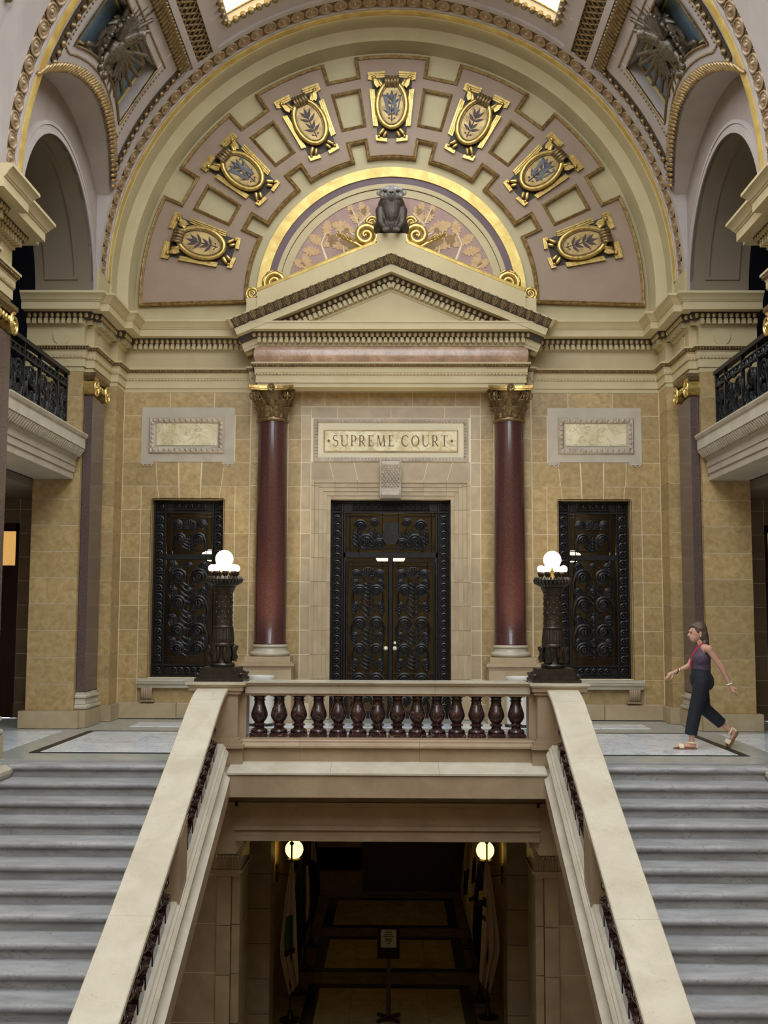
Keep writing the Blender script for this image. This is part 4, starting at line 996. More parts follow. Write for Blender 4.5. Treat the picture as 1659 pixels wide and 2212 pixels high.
for s, nm in SIDES:
    np_ = thing('niche_panel', f'pale stone panel with carved frame and veined marble plaque above the {nm} bronze window', 'wall panel', group='panels above the bronze windows')
    a, b = sx(s, 2.62, 4.187)
    MB().box(a+.003, b-.003, YW-.012, YW+.05, 4.245, 5.165).build('panel_slab', 'stone_pale', np_)
    for q0, q1 in ((2.62, 2.83), (3.97, 4.187)):
        c, d = sx(s, q0, q1); MB().box(c, d, YW-.014, YW+.05, 4.20, 4.25).build('panel_ear', 'stone_pale', np_)
        g_ = MB()
        for k in range(3):
            xx = c+(d-c)*(k+.5)/3; g_.box(xx-.012, xx+.012, YW-.02, YW, 4.17, 4.20)
        stuff(g_.build('guttae', 'stone_pale', np_))
    a, b = sx(s, 2.79, 4.056); z0, z1 = 4.386, 4.998
    f_ = MB().elev([(0, YW-.03), (.02, YW-.055), (.09, YW-.035), (.105, YW-.012), (0, YW-.012)], frame_loop(a, b, z0, z1), 1, closed=True).build('carved_frame', 'keystone_silver', np_)
    e2 = MB()
    for k in range(13):
        xx = a+.09+(b-a-.18)*k/12
        for z in (z0+.055, z1-.055): e2.sphere((xx, YW-.045, z), (.034, .022, .034), 7, 5)
    for k in range(6):
        z = z0+.11+(z1-z0-.22)*k/5
        for xx in (a+.055, b-.055): e2.sphere((xx, YW-.045, z), (.034, .022, .034), 7, 5)
    stuff(e2.build('egg_row', 'keystone_silver', f_, smooth=60))
    MB().box(a+.13, b-.13, YW-.022, YW-.01, z0+.135, z1-.105).build('marble_plaque', 'onyx_pale', np_)
    # window sill on scroll brackets
    sl = thing('window_sill', f'cream stone sill under the {nm} bronze window', 'sill', group='sills under the bronze windows')
    a, b = sx(s, 2.64, 4.13)
    MB().plan([(-.1, .50), (.10, .50), (.11, .54), (.15, .57), (.16, .60), (.17, .61), (.17, .65), (-.1, .655)], [(a, YW), (b, YW)], -1).build('sill_slab', 'cream_marble', sl)
    for xx in (3.98, 2.80):
        br = MB(); cx = s*xx
        for k in range(5):
            q = (k-2)*.036
            br.tube([(cx+q, YW, .50), (cx+q, YW-.12, .49), (cx+q, YW-.135, .43), (cx+q, YW-.10, .36), (cx+q, YW-.06, .31), (cx+q, YW, .30)], .021, 6)
        br.box(cx-.115, cx+.115, YW-.09, YW, .275, .30)
        br.build('bracket', 'tan_marble', sl, smooth=50)

# ------------------------------------------------------------------ bronze grilles
def spiral_pts(R, turns=2.3, n=40, stem=True):
    P = []
    if stem: P += [(R*.9, 0, -R*2.0), (R*1.18, 0, -R*1.3), (R*1.2, 0, -R*.5)]
    for i in range(n):
        q = i/(n-1)*turns*2*pi; r = R*(1-.86*q/(turns*2*pi)); P.append((r*cos(q), 0, r*sin(q)))
    return P
def scroll_mesh(R, mt, stem=True, th=.017):
    m = MB(); m.tube(spiral_pts(R, stem=stem), lambda q: th*(.9+.5*(1-q)), 5)
    for k in range(5):
        a = 2*pi*k/5; m.sphere((R*.22*cos(a), -.008, R*.22*sin(a)), (R*.17, .014, R*.17), 6, 4)
    for k in range(3):
        a = .4+1.3*k; c = Vector((R*1.0*cos(a), 0, R*1.0*sin(a))); d = Vector((cos(a+.9), 0, sin(a+.9))); m.caps(c, c+d*R*.42, th*.9, th*.45, 5)
    return matmesh(m, 'scroll', mt, 60)
def fan_mesh(R, mt):
    m = MB()
    for k in range(9):
        a = radians(-20+220*k/8); m.caps((0, 0, -R*.3), (R*.85*cos(a), 0, R*.85*sin(a)), .010, .024, 5)
    m.tube([(R*cos(2*pi*i/20), 0, R*sin(2*pi*i/20)) for i in range(20)], .012, 5, closed=True)
    return matmesh(m, 'palmette', mt, 60)
def leafstem_mesh(H, W_, mt):
    m = MB()
    for s in (-1, 1):
        for k in range(4):
            q = k/4; z = H*q; m.tube([(0, 0, z), (s*W_*.35, 0, z+H*.12), (s*W_*(.8-.1*k), 0, z+H*.30), (s*W_*(.7-.1*k), 0, z+H*.40)], lambda u: .020*(1-.5*u), 5)
            m.caps((s*W_*.45, 0, z+H*.10), (s*W_*.30, 0, z+H*.26), .018, .008, 5)
    m.caps((0, 0, 0), (0, 0, H), .020, .012, 6)
    for k in range(4): m.sphere((0, -.01, H*k/4), (.035, .02, .022), 6, 4)
    return matmesh(m, 'leaf_stem', mt, 60)
ringm_ = MB(); ringm_.tube([(.048*cos(2*pi*i/18), 0, .048*sin(2*pi*i/18)) for i in range(18)], .012, 5, closed=True)
for k in range(4):
    a = pi/4+pi/2*k; ringm_.caps((.055*cos(a), .004, .055*sin(a)), (.085*cos(a), .004, .085*sin(a)), .010, .008, 5)
ringm_.sphere((0, .002, 0), (.018, .01, .018), 6, 4)
RING = matmesh(ringm_, 'ring', 'bronze_highlight', 60)
SC = {r: scroll_mesh(r, 'bronze_dark') for r in (.105, .085, .125, .14)}
SCN = {r: scroll_mesh(r, 'bronze_dark', False) for r in (.105, .085, .125, .075)}
FAN = fan_mesh(.115, 'bronze_dark'); STEM = {}
def stem(H, W_):
    k = (round(H, 2), round(W_, 2))
    if k not in STEM: STEM[k] = leafstem_mesh(H, W_, 'bronze_dark')
    return STEM[k]
def bars(parent, rects, y0, y1, name='bar', mt='bronze_dark'):
    for (x0, x1, z0, z1) in rects: MB().chbox(x0, x1, y0, y1, z0, z1, .008).build(name, mt, parent)
def put(parent, me, x, z, y, m=1, f=1, k=1): link(me.name.split('.')[0], me, parent, T(x, y, z, sx=m*k, sz=f*k, sy=k))
def reveal(parent, x0, x1, z0, z1, y0, y1, mt):
    m = MB(); m.box(x0-.02, x0, y0, y1, z0, z1); m.box(x1, x1+.02, y0, y1, z0, z1); m.box(x0, x1, y0, y1, z1, z1+.02); m.build('reveal', mt, parent)
YG = 18.62
def border(parent, x0, x1, z0, z1, y, bw, nx, nz, bottom=True):
    # outer frame of rails with rings between
    o = .035
    rects = [(x0, x0+o, z0, z1), (x1-o, x1, z0, z1), (x0, x1, z1-o, z1), (x0+bw-o, x0+bw, z0, z1), (x1-bw, x1-bw+o, z0, z1), (x0, x1, z1-bw, z1-bw+o)]
    if bottom: rects += [(x0, x1, z0, z0+o), (x0, x1, z0+bw-o, z0+bw)]
    bars(parent, rects, y-.03, y+.03, 'frame_bar')
    for r_ in ((x0, x1, z1-bw, z1), (x0, x0+bw, z0, z1-bw), (x1-bw, x1, z0, z1-bw))+(((x0+bw, x1-bw, z0, z0+bw),) if bottom else ()):
        MB().box(r_[0], r_[1], y+.02, y+.03, r_[2], r_[3]).build('frame_plate', 'bronze_dark', parent)
    c = bw/2; zz1 = z1-bw-.10; zz0 = z0+(bw+.10 if bottom else .06)
    for i in range(nz):
        z = zz1+(zz0-zz1)*i/(nz-1)
        for xx in (x0+c, x1-c): put(parent, RING, xx, z, y-.01)
    for i in range(nx):
        xx = (x0+x1)/2+(i-(nx-1)/2)*.108
        put(parent, RING, xx, z1-c, y-.01)
        if bottom: put(parent, RING, xx, z0+c, y-.01)
    for xx in (x0+c, x1-c):
        put(parent, RING, xx, z1-c, y-.01)
        if bottom: put(parent, RING, xx, z0+c, y-.01)
# doors
dr = thing('door_1', 'tall dark bronze double doors of pierced scrollwork under a shield transom', 'door', kind='structure')
X0, X1, Z1 = -1.0, 1.0, 3.615; bw = .21
reveal(dr, X0, X1, 0, Z1, YW, 18.9, 'stone_warm')
border(dr, X0, X1, 0, Z1, YG, bw, 12, 27, False)
xi0, xi1 = X0+bw, X1-bw; ztr = 2.70
bars(dr, [(xi0, xi1, ztr-.05, ztr+.05), (xi0, xi0+.04, 0, Z1-bw), (xi1-.04, xi1, 0, Z1-bw), (xi0, xi1, ztr+.10, ztr+.12), (xi0, xi1, Z1-bw-.06, Z1-bw-.045), (xi0+.10, xi0+.115, ztr+.05, Z1-bw), (xi1-.115, xi1-.10, ztr+.05, Z1-bw)], YG-.02, YG+.03, 'transom_bar')
tr = thing_t = link('transom', None, dr)
sh = MB().prism([(-.135, .17), (-.06, .19), (0, .165), (.06, .19), (.135, .17), (.125, .02), (.14, -.08), (.09, -.16), (0, -.19), (-.09, -.16), (-.14, -.08), (-.125, .02)], lambda a, b, t: (a, t, b), -.05, .0)
link('shield', matmesh(sh, 'shield', 'bronze_dark'), tr, T(0, YG-.01, 3.06))
for s in (-1, 1):
    put(tr, SCN[.105], s*.50, 3.19, YG, s); put(tr, SC[.125], s*.40, 2.93, YG, s, 1); put(tr, SCN[.075], s*.27, 3.24, YG, s); put(tr, SCN[.085], s*.19, 2.90, YG, -s)
    for k in range(4): put(tr, stem(.26, .10), s*(.18+.13*k), 2.80+.05*(k % 2), YG+.005, 1, 1)
    a, b = sx(s, .01, xi1-.045)
    lf = link('door_leaf', None, dr)
    bars(lf, [(a, b, ztr-.12, ztr-.10), (a, a+.035, 0, ztr-.05), (b-.035, b, 0, ztr-.05), (a, b, 0, .12), (a+.12, a+.135, .12, ztr-.1), (b-.135, b-.12, .12, ztr-.1), (a, b, ztr-.19, ztr-.175), (a, b, .72, .735)], YG-.015, YG+.02, 'leaf_bar')
    c = (a+b)/2
    put(lf, FAN, c, 2.38, YG); put(lf, SCN[.075], c-.19, 2.38, YG, -1); put(lf, SCN[.075], c+.19, 2.38, YG, 1)
    for z, r, f in ((2.10, .105, 1), (1.55, .125, 1), (1.12, .105, 1), (.62, .125, 1), (.28, .105, 1)):
        put(lf, SC[r], c-.135, z, YG, -1, f); put(lf, SC[r], c+.135, z, YG, 1, f)
    for z, H in ((1.66, .36), (1.20, .30), (.80, .26), (.32, .3), (2.0, .26)): put(lf, stem(H, .17), c, z, YG+.005)
    for z in (2.24, 1.86, 1.36, .92, .46):
        for q in (-1, 1): put(lf, SCN[.075], c+q*.20, z, YG+.004, -q, -1, .8); put(lf, stem(.2, .07), c+q*.23, z-.14, YG+.008)
    kn = MB().lathe([(.012, 0), (.012, .03), (.028, .04), (.036, .062), (.028, .085), (.006, .095)], n=14)
    link('door_knob', matmesh(kn, 'door_knob', 'knob_pale', 60), lf, T(s*.075, YG-.02, 1.15, rx=pi/2))
    if s > 0: link('door_knob', matmesh(MB().lathe([(.02, 0), (.022, .01), (.006, .016)], n=12), 'lock', 'knob_pale', 60), lf, T(.075, YG-.02, 1.24, rx=pi/2))
bars(dr, [(-.035, .035, 0, ztr)], YG-.03, YG+.03, 'meeting_stile')
MB().box(X0, X1, YG+.045, YG+.055, 0, Z1).build('pane', 'glass_pane', dr)
# windows
for i, (s, nm) in enumerate(SIDES):
    wd = thing(f'window_{i+1}', f'dark bronze pierced window grille to the {nm} of the portal', 'window', kind='structure')
    x0, x1 = sx(s, 2.79, 3.985); z0, z1 = .665, 3.61; bw = .215
    reveal(wd, x0, x1, z0, z1, YW, 18.9, 'stone'); c = (x0+x1)/2
    border(wd, x0, x1, z0, z1, YG, bw, 5, 17, True)
    a, b = x0+bw, x1-bw; zt_ = 2.66
    bars(wd, [(a, b, zt_-.05, zt_+.05), (a, b, zt_+.10, zt_+.115), (a+.09, a+.10, z0+bw, z1-bw), (b-.10, b-.09, z0+bw, z1-bw), (a, b, z1-bw-.06, z1-bw-.05), (a, b, z0+bw+.06, z0+bw+.07), (a, b, z0+bw+.11, z0+bw+.12)], YG-.02, YG+.03, 'transom_bar')
    put(wd, FAN, c, 3.17, YG); put(wd, SCN[.085], c-.2, 3.2, YG, -1); put(wd, SCN[.085], c+.2, 3.2, YG, 1)
    put(wd, SC[.105], c-.155, 2.96, YG, -1); put(wd, SC[.105], c+.155, 2.96, YG, 1); put(wd, stem(.22, .16), c, 2.78, YG+.005)
    for z in (2.33, 1.88, 1.42, 1.13):
        r = .125 if z < 1.3 else .14
        put(wd, SC[r] if z > 1.2 else SCN[.125], c-.165, z, YG, -1); put(wd, SC[r] if z > 1.2 else SCN[.125], c+.165, z, YG, 1)
    for z, H in ((1.0, .38), (1.45, .36), (1.9, .36)): put(wd, stem(H, .2), c, z, YG+.005)
    for z in (2.52, 2.10, 1.64, 1.26):
        for q in (-1, 1): put(wd, SCN[.075], c+q*.24, z, YG+.004, -q, -1, .9); put(wd, stem(.2, .07), c+q*.27, z-.14, YG+.008)
        put(wd, SCN[.075], c, z, YG+.004, 1, 1, .7)
    MB().box(x0, x1, YG+.045, YG+.055, z0, z1).build('pane', 'glass_pane', wd)
    rl = thing('ceiling_light', f'lit pale ceiling lamp seen through the {nm} bronze window', 'lamp', (s*3.4+(-s)*.05, 20.6, 2.78), group='lamps seen through the grilles')
    MB().lathe([(.05, .12), (.16, .06), (.17, -.02), (.08, -.08), (.01, -.09)], n=20).build('lamp_bowl', 'room_lamp', rl, smooth=60)
    MB().caps((0, 0, .1), (0, 0, 1.0), .012, .012).build('lamp_rod', 'bronze_dark', rl)
    # room behind
    rm = thing(f'room_{nm}', f'dim tan room behind the {nm} bronze window', 'room', kind='structure')
    m = MB(); m.box(x0-.5, x1+.5, 22.5, 22.6, -.1, 4); m.box(x0-.6, x0-.5, 18.9, 22.5, -.1, 4); m.box(x1+.5, x1+.6, 18.9, 22.5, -.1, 4); m.box(x0-.5, x1+.5, 18.9, 22.5, 3.95, 4.05); m.box(x0-.5, x1+.5, 18.9, 22.5, -.2, 0)
    m.build('room_shell', 'room_wall', rm)
rm = thing('room_court', 'dim tan courtroom behind the bronze doors', 'room', kind='structure')
m = MB(); m.box(-2.2, 2.2, 24, 24.1, -.1, 4.4); m.box(-2.2, -2.1, 18.9, 24, -.1, 4.4); m.box(2.1, 2.2, 18.9, 24, -.1, 4.4); m.box(-2.2, 2.2, 18.9, 24, 4.3, 4.4); m.box(-2.2, 2.2, 18.9, 24, -.2, 0); m.build('room_shell', 'room_wall', rm)
for xx, q in ((-.17, 'left'), (.14, 'right')):
    rl = thing('ceiling_light', f'{q} of two long pale lamps seen through the bronze doors', 'lamp', (xx, 21.5, 2.80), group='lamps seen through the grilles')
    MB().prism([(-.13, .02), (.13, .02), (.10, -.05), (-.10, -.05)] if True else [], lambda a, b, t: (a, t, b), -.3, .3).build('lamp_shade', 'room_lamp', rl)
    MB().caps((0, 0, .02), (0, 0, 1.4), .01, .01).build('lamp_rod', 'bronze_dark', rl)
# doors in the side passages
for i, (s, nm) in enumerate(SIDES):
    sd = thing(f'door_{i+2}', f'dark reddish wooden door with lit patterned glass in the {nm} passage', 'door', kind='structure')
    a, b = sx(s, 6.19, 7.19)
    f = MB()
    for k in ((a-.0, a+.05), (b-.05, b)): f.box(k[0], k[1], YW-.02, YW+.1, 0, 3.2)
    f.box(a, b, YW-.02, YW+.1, 3.07, 3.2)
    f.box(*sx(s, 7.19, 7.42), YW-.02, YW+.1, 0, 3.2); f.build('door_frame', 'wood_dark', sd)
    MB().box(a+.05, b-.05, YW+.03, YW+.08, 0, 2.5).build('door_panel', 'wood_dark', sd)
    MB().box(a+.05, b-.05, YW-.01, YW+.05, 2.44, 2.5).build('door_rail', 'wood_dark', sd)
    MB().box(a+.05, b-.05, YW+.03, YW+.06, 2.5, 3.07).build('pane', 'lit_pane', sd)
    m = MB(); a, b = sx(s, 5.46, 7.4)
    m.box(a, b, 10.5, 18.5, 3.62, 3.74)
    m.build('passage_ceiling', 'passage_plaster', sd)
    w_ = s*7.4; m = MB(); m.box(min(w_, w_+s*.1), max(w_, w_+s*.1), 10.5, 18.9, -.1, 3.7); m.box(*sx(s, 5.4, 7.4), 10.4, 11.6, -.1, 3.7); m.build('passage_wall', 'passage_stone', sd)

# ------------------------------------------------------------------ balconies over the passages
def iron_scroll(R): 
    m = MB(); P = [(0, y, z) for y, _, z in spiral_pts(R, 2.0, 36, True)]; m.tube(P, lambda q: .02*(1.2-.5*q), 5)
    for k in range(4): m.sphere((0, R*.3*cos(pi/2*k), R*.3*sin(pi/2*k)), (.02, R*.16, R*.16), 6, 4)
    return matmesh(m, 'scroll', 'iron_blue', 60)
IS = {r: iron_scroll(r) for r in (.16, .10, .12)}
for s, nm in SIDES:
    bl = thing('balcony', f'{nm} stone balcony front with moulded edge spanning the {nm} passage', 'balcony', group='balconies')
    ya, yb = 2*YM-16.75, 16.75
    path = [(s*4.83, ya), (s*4.83, yb)]; sd = 1 if s < 0 else -1
    sd = -sd
    prof = [(-.6, 3.74), (0, 3.74), (0, 3.84), (.02, 3.84), (.02, 3.94), (.035, 3.94), (.035, 4.04), (.05, 4.05), (.06, 4.08), (-.6, 4.1)]
    MB().plan(prof, path, sd).build('fascia', 'stone_pale', bl)
    MB().plan([(-.5, 4.08), (.06, 4.08), (.12, 4.12), (.15, 4.20), (-.5, 4.2)], path, sd).build('ornament_bed', 'stone_pale', bl, smooth=40)
    e = MB(); n = 38
    for k in range(n):
        y = ya+(yb-ya)*(k+.5)/n; e.caps((s*(4.83-.09), y-.02, 4.10), (s*(4.83-.13), y+.03, 4.19), .030, .036, 6)
    stuff(e.build('leaf_row', 'stone_pale', bl, smooth=60))
    MB().plan([(-.6, 4.20), (.17, 4.20), (.17, 4.35), (.19, 4.36), (.21, 4.40), (.21, 4.42), (-.6, 4.43)], path, sd).build('cap_slab', 'cream_marble', bl)
    ra = thing('balcony_railing', f'dark iron scrollwork railing on the {nm} balcony', 'railing', group='balcony railings')
    X = s*4.95
    def rb(y0, y1, z0, z1, d=.03, name='rail'): MB().box(X-d, X+d, y0, y1, z0, z1).build(name, 'iron_blue', ra)
    y0, y1 = ya-.0+.08, yb-.10
    rb(y0, y1, 5.33, 5.39, .05); rb(y0, y1, 5.24, 5.26, .02); rb(y0, y1, 5.14, 5.17, .025); rb(y0, y1, 4.50, 4.53, .025); rb(y0, y1, 4.42, 4.44, .03)
    P_ = [y1-.02, y1-.47, YM+.35, YM-.35, y0+.47, y0+.02]
    for yy in P_: rb(yy-.02, yy+.02, 4.42, 5.36, .025, 'post')
    k = int((y1-y0)/.17)
    for q in range(k):
        yy = y0+.08+q*.17; link('scroll', IS[.10], ra, T(X, yy, 5.20, sy=.42 if q % 2 else -.42, sz=.42)); link('scroll', IS[.10], ra, T(X, yy, 4.47, sy=.36, sz=.3))
    for ya_, yb_ in zip(P_[1:], P_):
        c = (ya_+yb_)/2; wv = (yb_-ya_)
        if wv < .55:
            for z in (4.98, 4.70): link('scroll', IS[.10], ra, T(X, c-.08, z, sy=1)); link('scroll', IS[.10], ra, T(X, c+.10, z, sy=-1))
        else:
            n = int(wv/.36)
            for q in range(n):
                yy = ya_+wv*(q+.5)/n
                link('scroll', IS[.16], ra, T(X, yy, 4.93, sy=1 if q % 2 else -1)); link('scroll', IS[.12], ra, T(X, yy+.02, 4.66, sy=-1 if q % 2 else 1, sz=-1)); link('scroll', IS[.10], ra, T(X, yy+.17, 4.80, sy=.7, sz=.7)); link('scroll', IS[.10], ra, T(X, yy-.16, 4.98, sy=-.6, sz=.6)); link('scroll', IS[.10], ra, T(X, yy-.15, 4.62, sy=.6, sz=-.6))

# ------------------------------------------------------------------ front balustrade of the stair well
BY = 12.42
BAL = [(.092, 0), (.092, .04), (.088, .042), (.094, .06), (.086, .078), (.06, .09), (.052, .105), (.055, .115), (.072, .122), (.074, .134), (.058, .143), (.05, .152), (.066, .17), (.086, .20), (.094, .228), (.09, .26), (.077, .30), (.063, .34), (.055, .375), (.054, .385), (.065, .39), (.066, .40), (.056, .405), (.060, .42), (.076, .438), (.092, .45), (.092, .475)]
bme = MB(); bme.rings([[(r*1.08*c, r*1.08*d, z) for c, d in ((-1,-1),(1,-1),(1,1),(-1,1))] for r, z in ((.09, 0), (.09, .044))])
bme.lathe(BAL[2:-2], n=20); bme.rings([[(r*1.08*c, r*1.08*d, z) for c, d in ((-1,-1),(1,-1),(1,1),(-1,1))] for r, z in ((.075, .44), (.09, .452), (.09, .476))])
BALM = matmesh(bme, 'baluster', 'baluster_red', 40)
fb = thing('front_balustrade', 'cream rail and dark red marble balusters at the head of the stair well', 'balustrade')
for i in range(14):
    link('baluster', BALM, fb, T(-1.415+i*2.83/13, BY, .348))
MB().elev([(0, 0)], [(0, 0), (1, 0)]) if False else None
rp = [(12.27, .825), (12.27, .915), (12.24, .92), (12.24, .935), (12.22, .94), (12.22, .955), (12.62, .955), (12.62, .94), (12.60, .935), (12.60, .92), (12.57, .915), (12.57, .825)]
for a, b in ((-1.56, -.52), (-.52, .52), (.52, 1.56)):
    MB().prism([(y, z) for y, z in rp], lambda y, z, t: (t, y, z), a+.001, b-.001).build('top_rail', 'cream_marble', fb)
MB().prism([(12.29, .80), (12.29, .83), (12.55, .83), (12.55, .80)], lambda y, z, t: (t, y, z), -1.58, 1.58).build('rail_bed', 'tan_marble', fb)
bp = [(12.26, .348), (12.26, .33), (12.235, .315), (12.235, .30), (12.21, .285), (12.185, .27), (12.185, .25), (12.24, .245), (12.24, .095), (12.62, .095), (12.62, .348)]
for a, b in ((-1.60, -.95), (-.95, .35), (.35, 1.60)):
    MB().prism(bp, lambda y, z, t: (t, y, z), a+.001, b-.001).build('base_rail', 'tan_marble', fb)
# sloping white ledge and deep fascia below
xe = 1.69
for a, b in ((-xe, -.6), (-.6, .55), (.55, xe)):
    MB().prism([(12.24, .10), (11.90, .02), (11.90, -.0), (12.6, -.06), (12.6, .10)], lambda y, z, t: (t, y, z), a+.001, b-.001).build('ledge', 'cream_marble', fb)
MB().prism([(11.92, .005), (11.92, -.235), (12.75, -.235), (12.75, -.03)], lambda y, z, t: (t, y, z), -1.72, 1.72).build('fascia', 'tan_marble', fb)
for s, nm in SIDES:
    # newel between rail and raking handrail
    nw = link('newel', None, fb)
    def NB(x0, x1, y0, y1, z0, z1, name='newel_block', mt='tan_marble'):
        a, b = sx(s, x0, x1); return MB().box(a, b, y0, y1, z0, z1).build(name, mt, nw)
    NB(1.62, 2.09, 12.16, 12.70, .35, .83); NB(1.545, 1.63, 12.30, 12.55, .35, .83, 'newel_pilaster')
    NB(1.585, 2.13, 12.13, 12.73, .825, .86); NB(1.565, 2.15, 12.11, 12.75, .86, .905)
    NB(1.55, 2.165, 12.10, 12.76, .905, .925, 'newel_cap', 'cream_marble'); NB(1.535, 2.18, 12.08, 12.78, .925, .955, 'newel_cap', 'cream_marble')
    for k, (o, z0, z1) in enumerate(((.0, .33, .352), (.03, .29, .33), (.055, .25, .29))): NB(1.60-o, 2.09+o, 12.14-o, 12.7, z0, z1, 'newel_base')
    NB(1.56, 2.09, 12.14, 12.7, .05, .25, 'newel_die')

# ------------------------------------------------------------------ raking handrails
SLP = .43
def zcap(y):
    z = SLP*y-4.24
    if y > 11.55:
        t = min((y-11.55)/.62, 1); z0 = SLP*11.55-4.24; z = z0+SLP*(y-11.55)-(.275-0)*t*t*.36
    return z
ysr = [5.6, 6.6, 7.4, 8.2, 9.0, 9.8, 10.6, 11.2, 11.55]+[11.55+.62*i/8 for i in range(1, 9)]
inc_b = MB()
bme = MB()
def bshape(r, z): return [(r*c, r*d, z) for c, d in ((-1,-1),(1,-1),(1,1),(-1,1))]
def slanted(mbx, prof_lo, prof_hi):
    pass
sb = MB(); SK = SLP
def sq(r, z, k=1): return [(r*c, r*d, z+r*d*SK*k) for c, d in ((-1,-1),(1,-1),(1,1),(-1,1))]
sb.rings([sq(.09, -.06), sq(.09, .075)]); sb.lathe([(r, z) for r, z in BAL[2:-2]], n=16); sb.rings([sq(.075, .43), sq(.09, .45), sq(.09, .52)])
SBM = matmesh(sb, 'baluster', 'baluster_red', 40)
for s, nm in SIDES:
    hr = thing('stair_handrail', f'broad polished cream marble handrail descending on the {nm} of the stair well', 'handrail', group='raking handrails')
    xi, xo = 1.72, 2.06
    cuts = [5.6, 8.53, 10.66, 11.72, 12.17]
    for y0, y1 in zip(cuts, cuts[1:]):
        yy = [y0+.0015]+[y for y in ysr if y0+.01 < y < y1-.01]+[y1-.0015]
        R = []
        for y in yy:
            z = zcap(y); R.append([(s*(xi+.008), y, z), (s*xi, y, z-.010), (s*xi, y, z-.05), (s*(xi+.02), y, z-.055), (s*(xi+.02), y, z-.085), (s*(xi+.05), y, z-.09), (s*(xo-.05), y, z-.09), (s*(xo-.02), y, z-.085), (s*(xo-.02), y, z-.055), (s*xo, y, z-.05), (s*xo, y, z-.010), (s*(xo-.008), y, z)])
        MB().rings(R).build('cap_stone', 'cream_marble', hr, smooth=25)
    # stringer: base moulding, fascia, white ledge, under face
    def run(name, mt, prof, y0=5.6, y1=11.98):
        yy = [y0]+[y for y in ysr if y0 < y < y1]+[y1]
        MB().rings([[(s*x, y, SLP*y+h) for x, h in prof] for y in yy]).build(name, mt, hr, smooth=25)
    run('base_moulding', 'cream_marble', [(2.06, -4.84), (1.745, -4.84), (1.735, -4.86), (1.715, -4.875), (1.715, -4.895), (1.70, -4.91), (1.685, -4.935), (1.685, -4.955), (1.73, -4.96), (2.06, -4.96)])
    run('stringer', 'tan_marble', [(2.06, -4.95), (1.73, -4.95), (1.73, -5.09), (2.06, -5.10)], y1=12.2)
    run('ledge', 'cream_marble', [(2.06, -5.08), (1.73, -5.08), (1.655, -5.16), (1.655, -5.18), (2.06, -5.18)], y1=11.93)
    run('under_face', 'tan_marble', [(2.1, -5.17), (1.67, -5.17), (1.67, -5.40), (2.1, -5.40)], y1=12.4)
    run('outer_string', 'tan_marble', [(2.06, -4.83), (1.98, -4.83), (1.98, -5.7), (2.06, -5.7)], y1=12.2)
    cx = (xi+xo)/2-.02
    y = 11.72
    posts = (9.72, )
    i = 0
    while y > 6.2:
        if not any(abs(y-p) < .28 for p in posts):
            link('baluster', SBM, hr, T(s*cx, y, SLP*y-4.80))
        y -= .232
    for p in posts:
        MB().rings([[(s*(cx+dx), p+dy, SLP*(p+dy)+h) for dx, dy in ((-.15, -.15), (.15, -.15), (.15, .15), (-.15, .15))] for h in (-4.86, -4.31)]).build('post', 'tan_marble', hr)

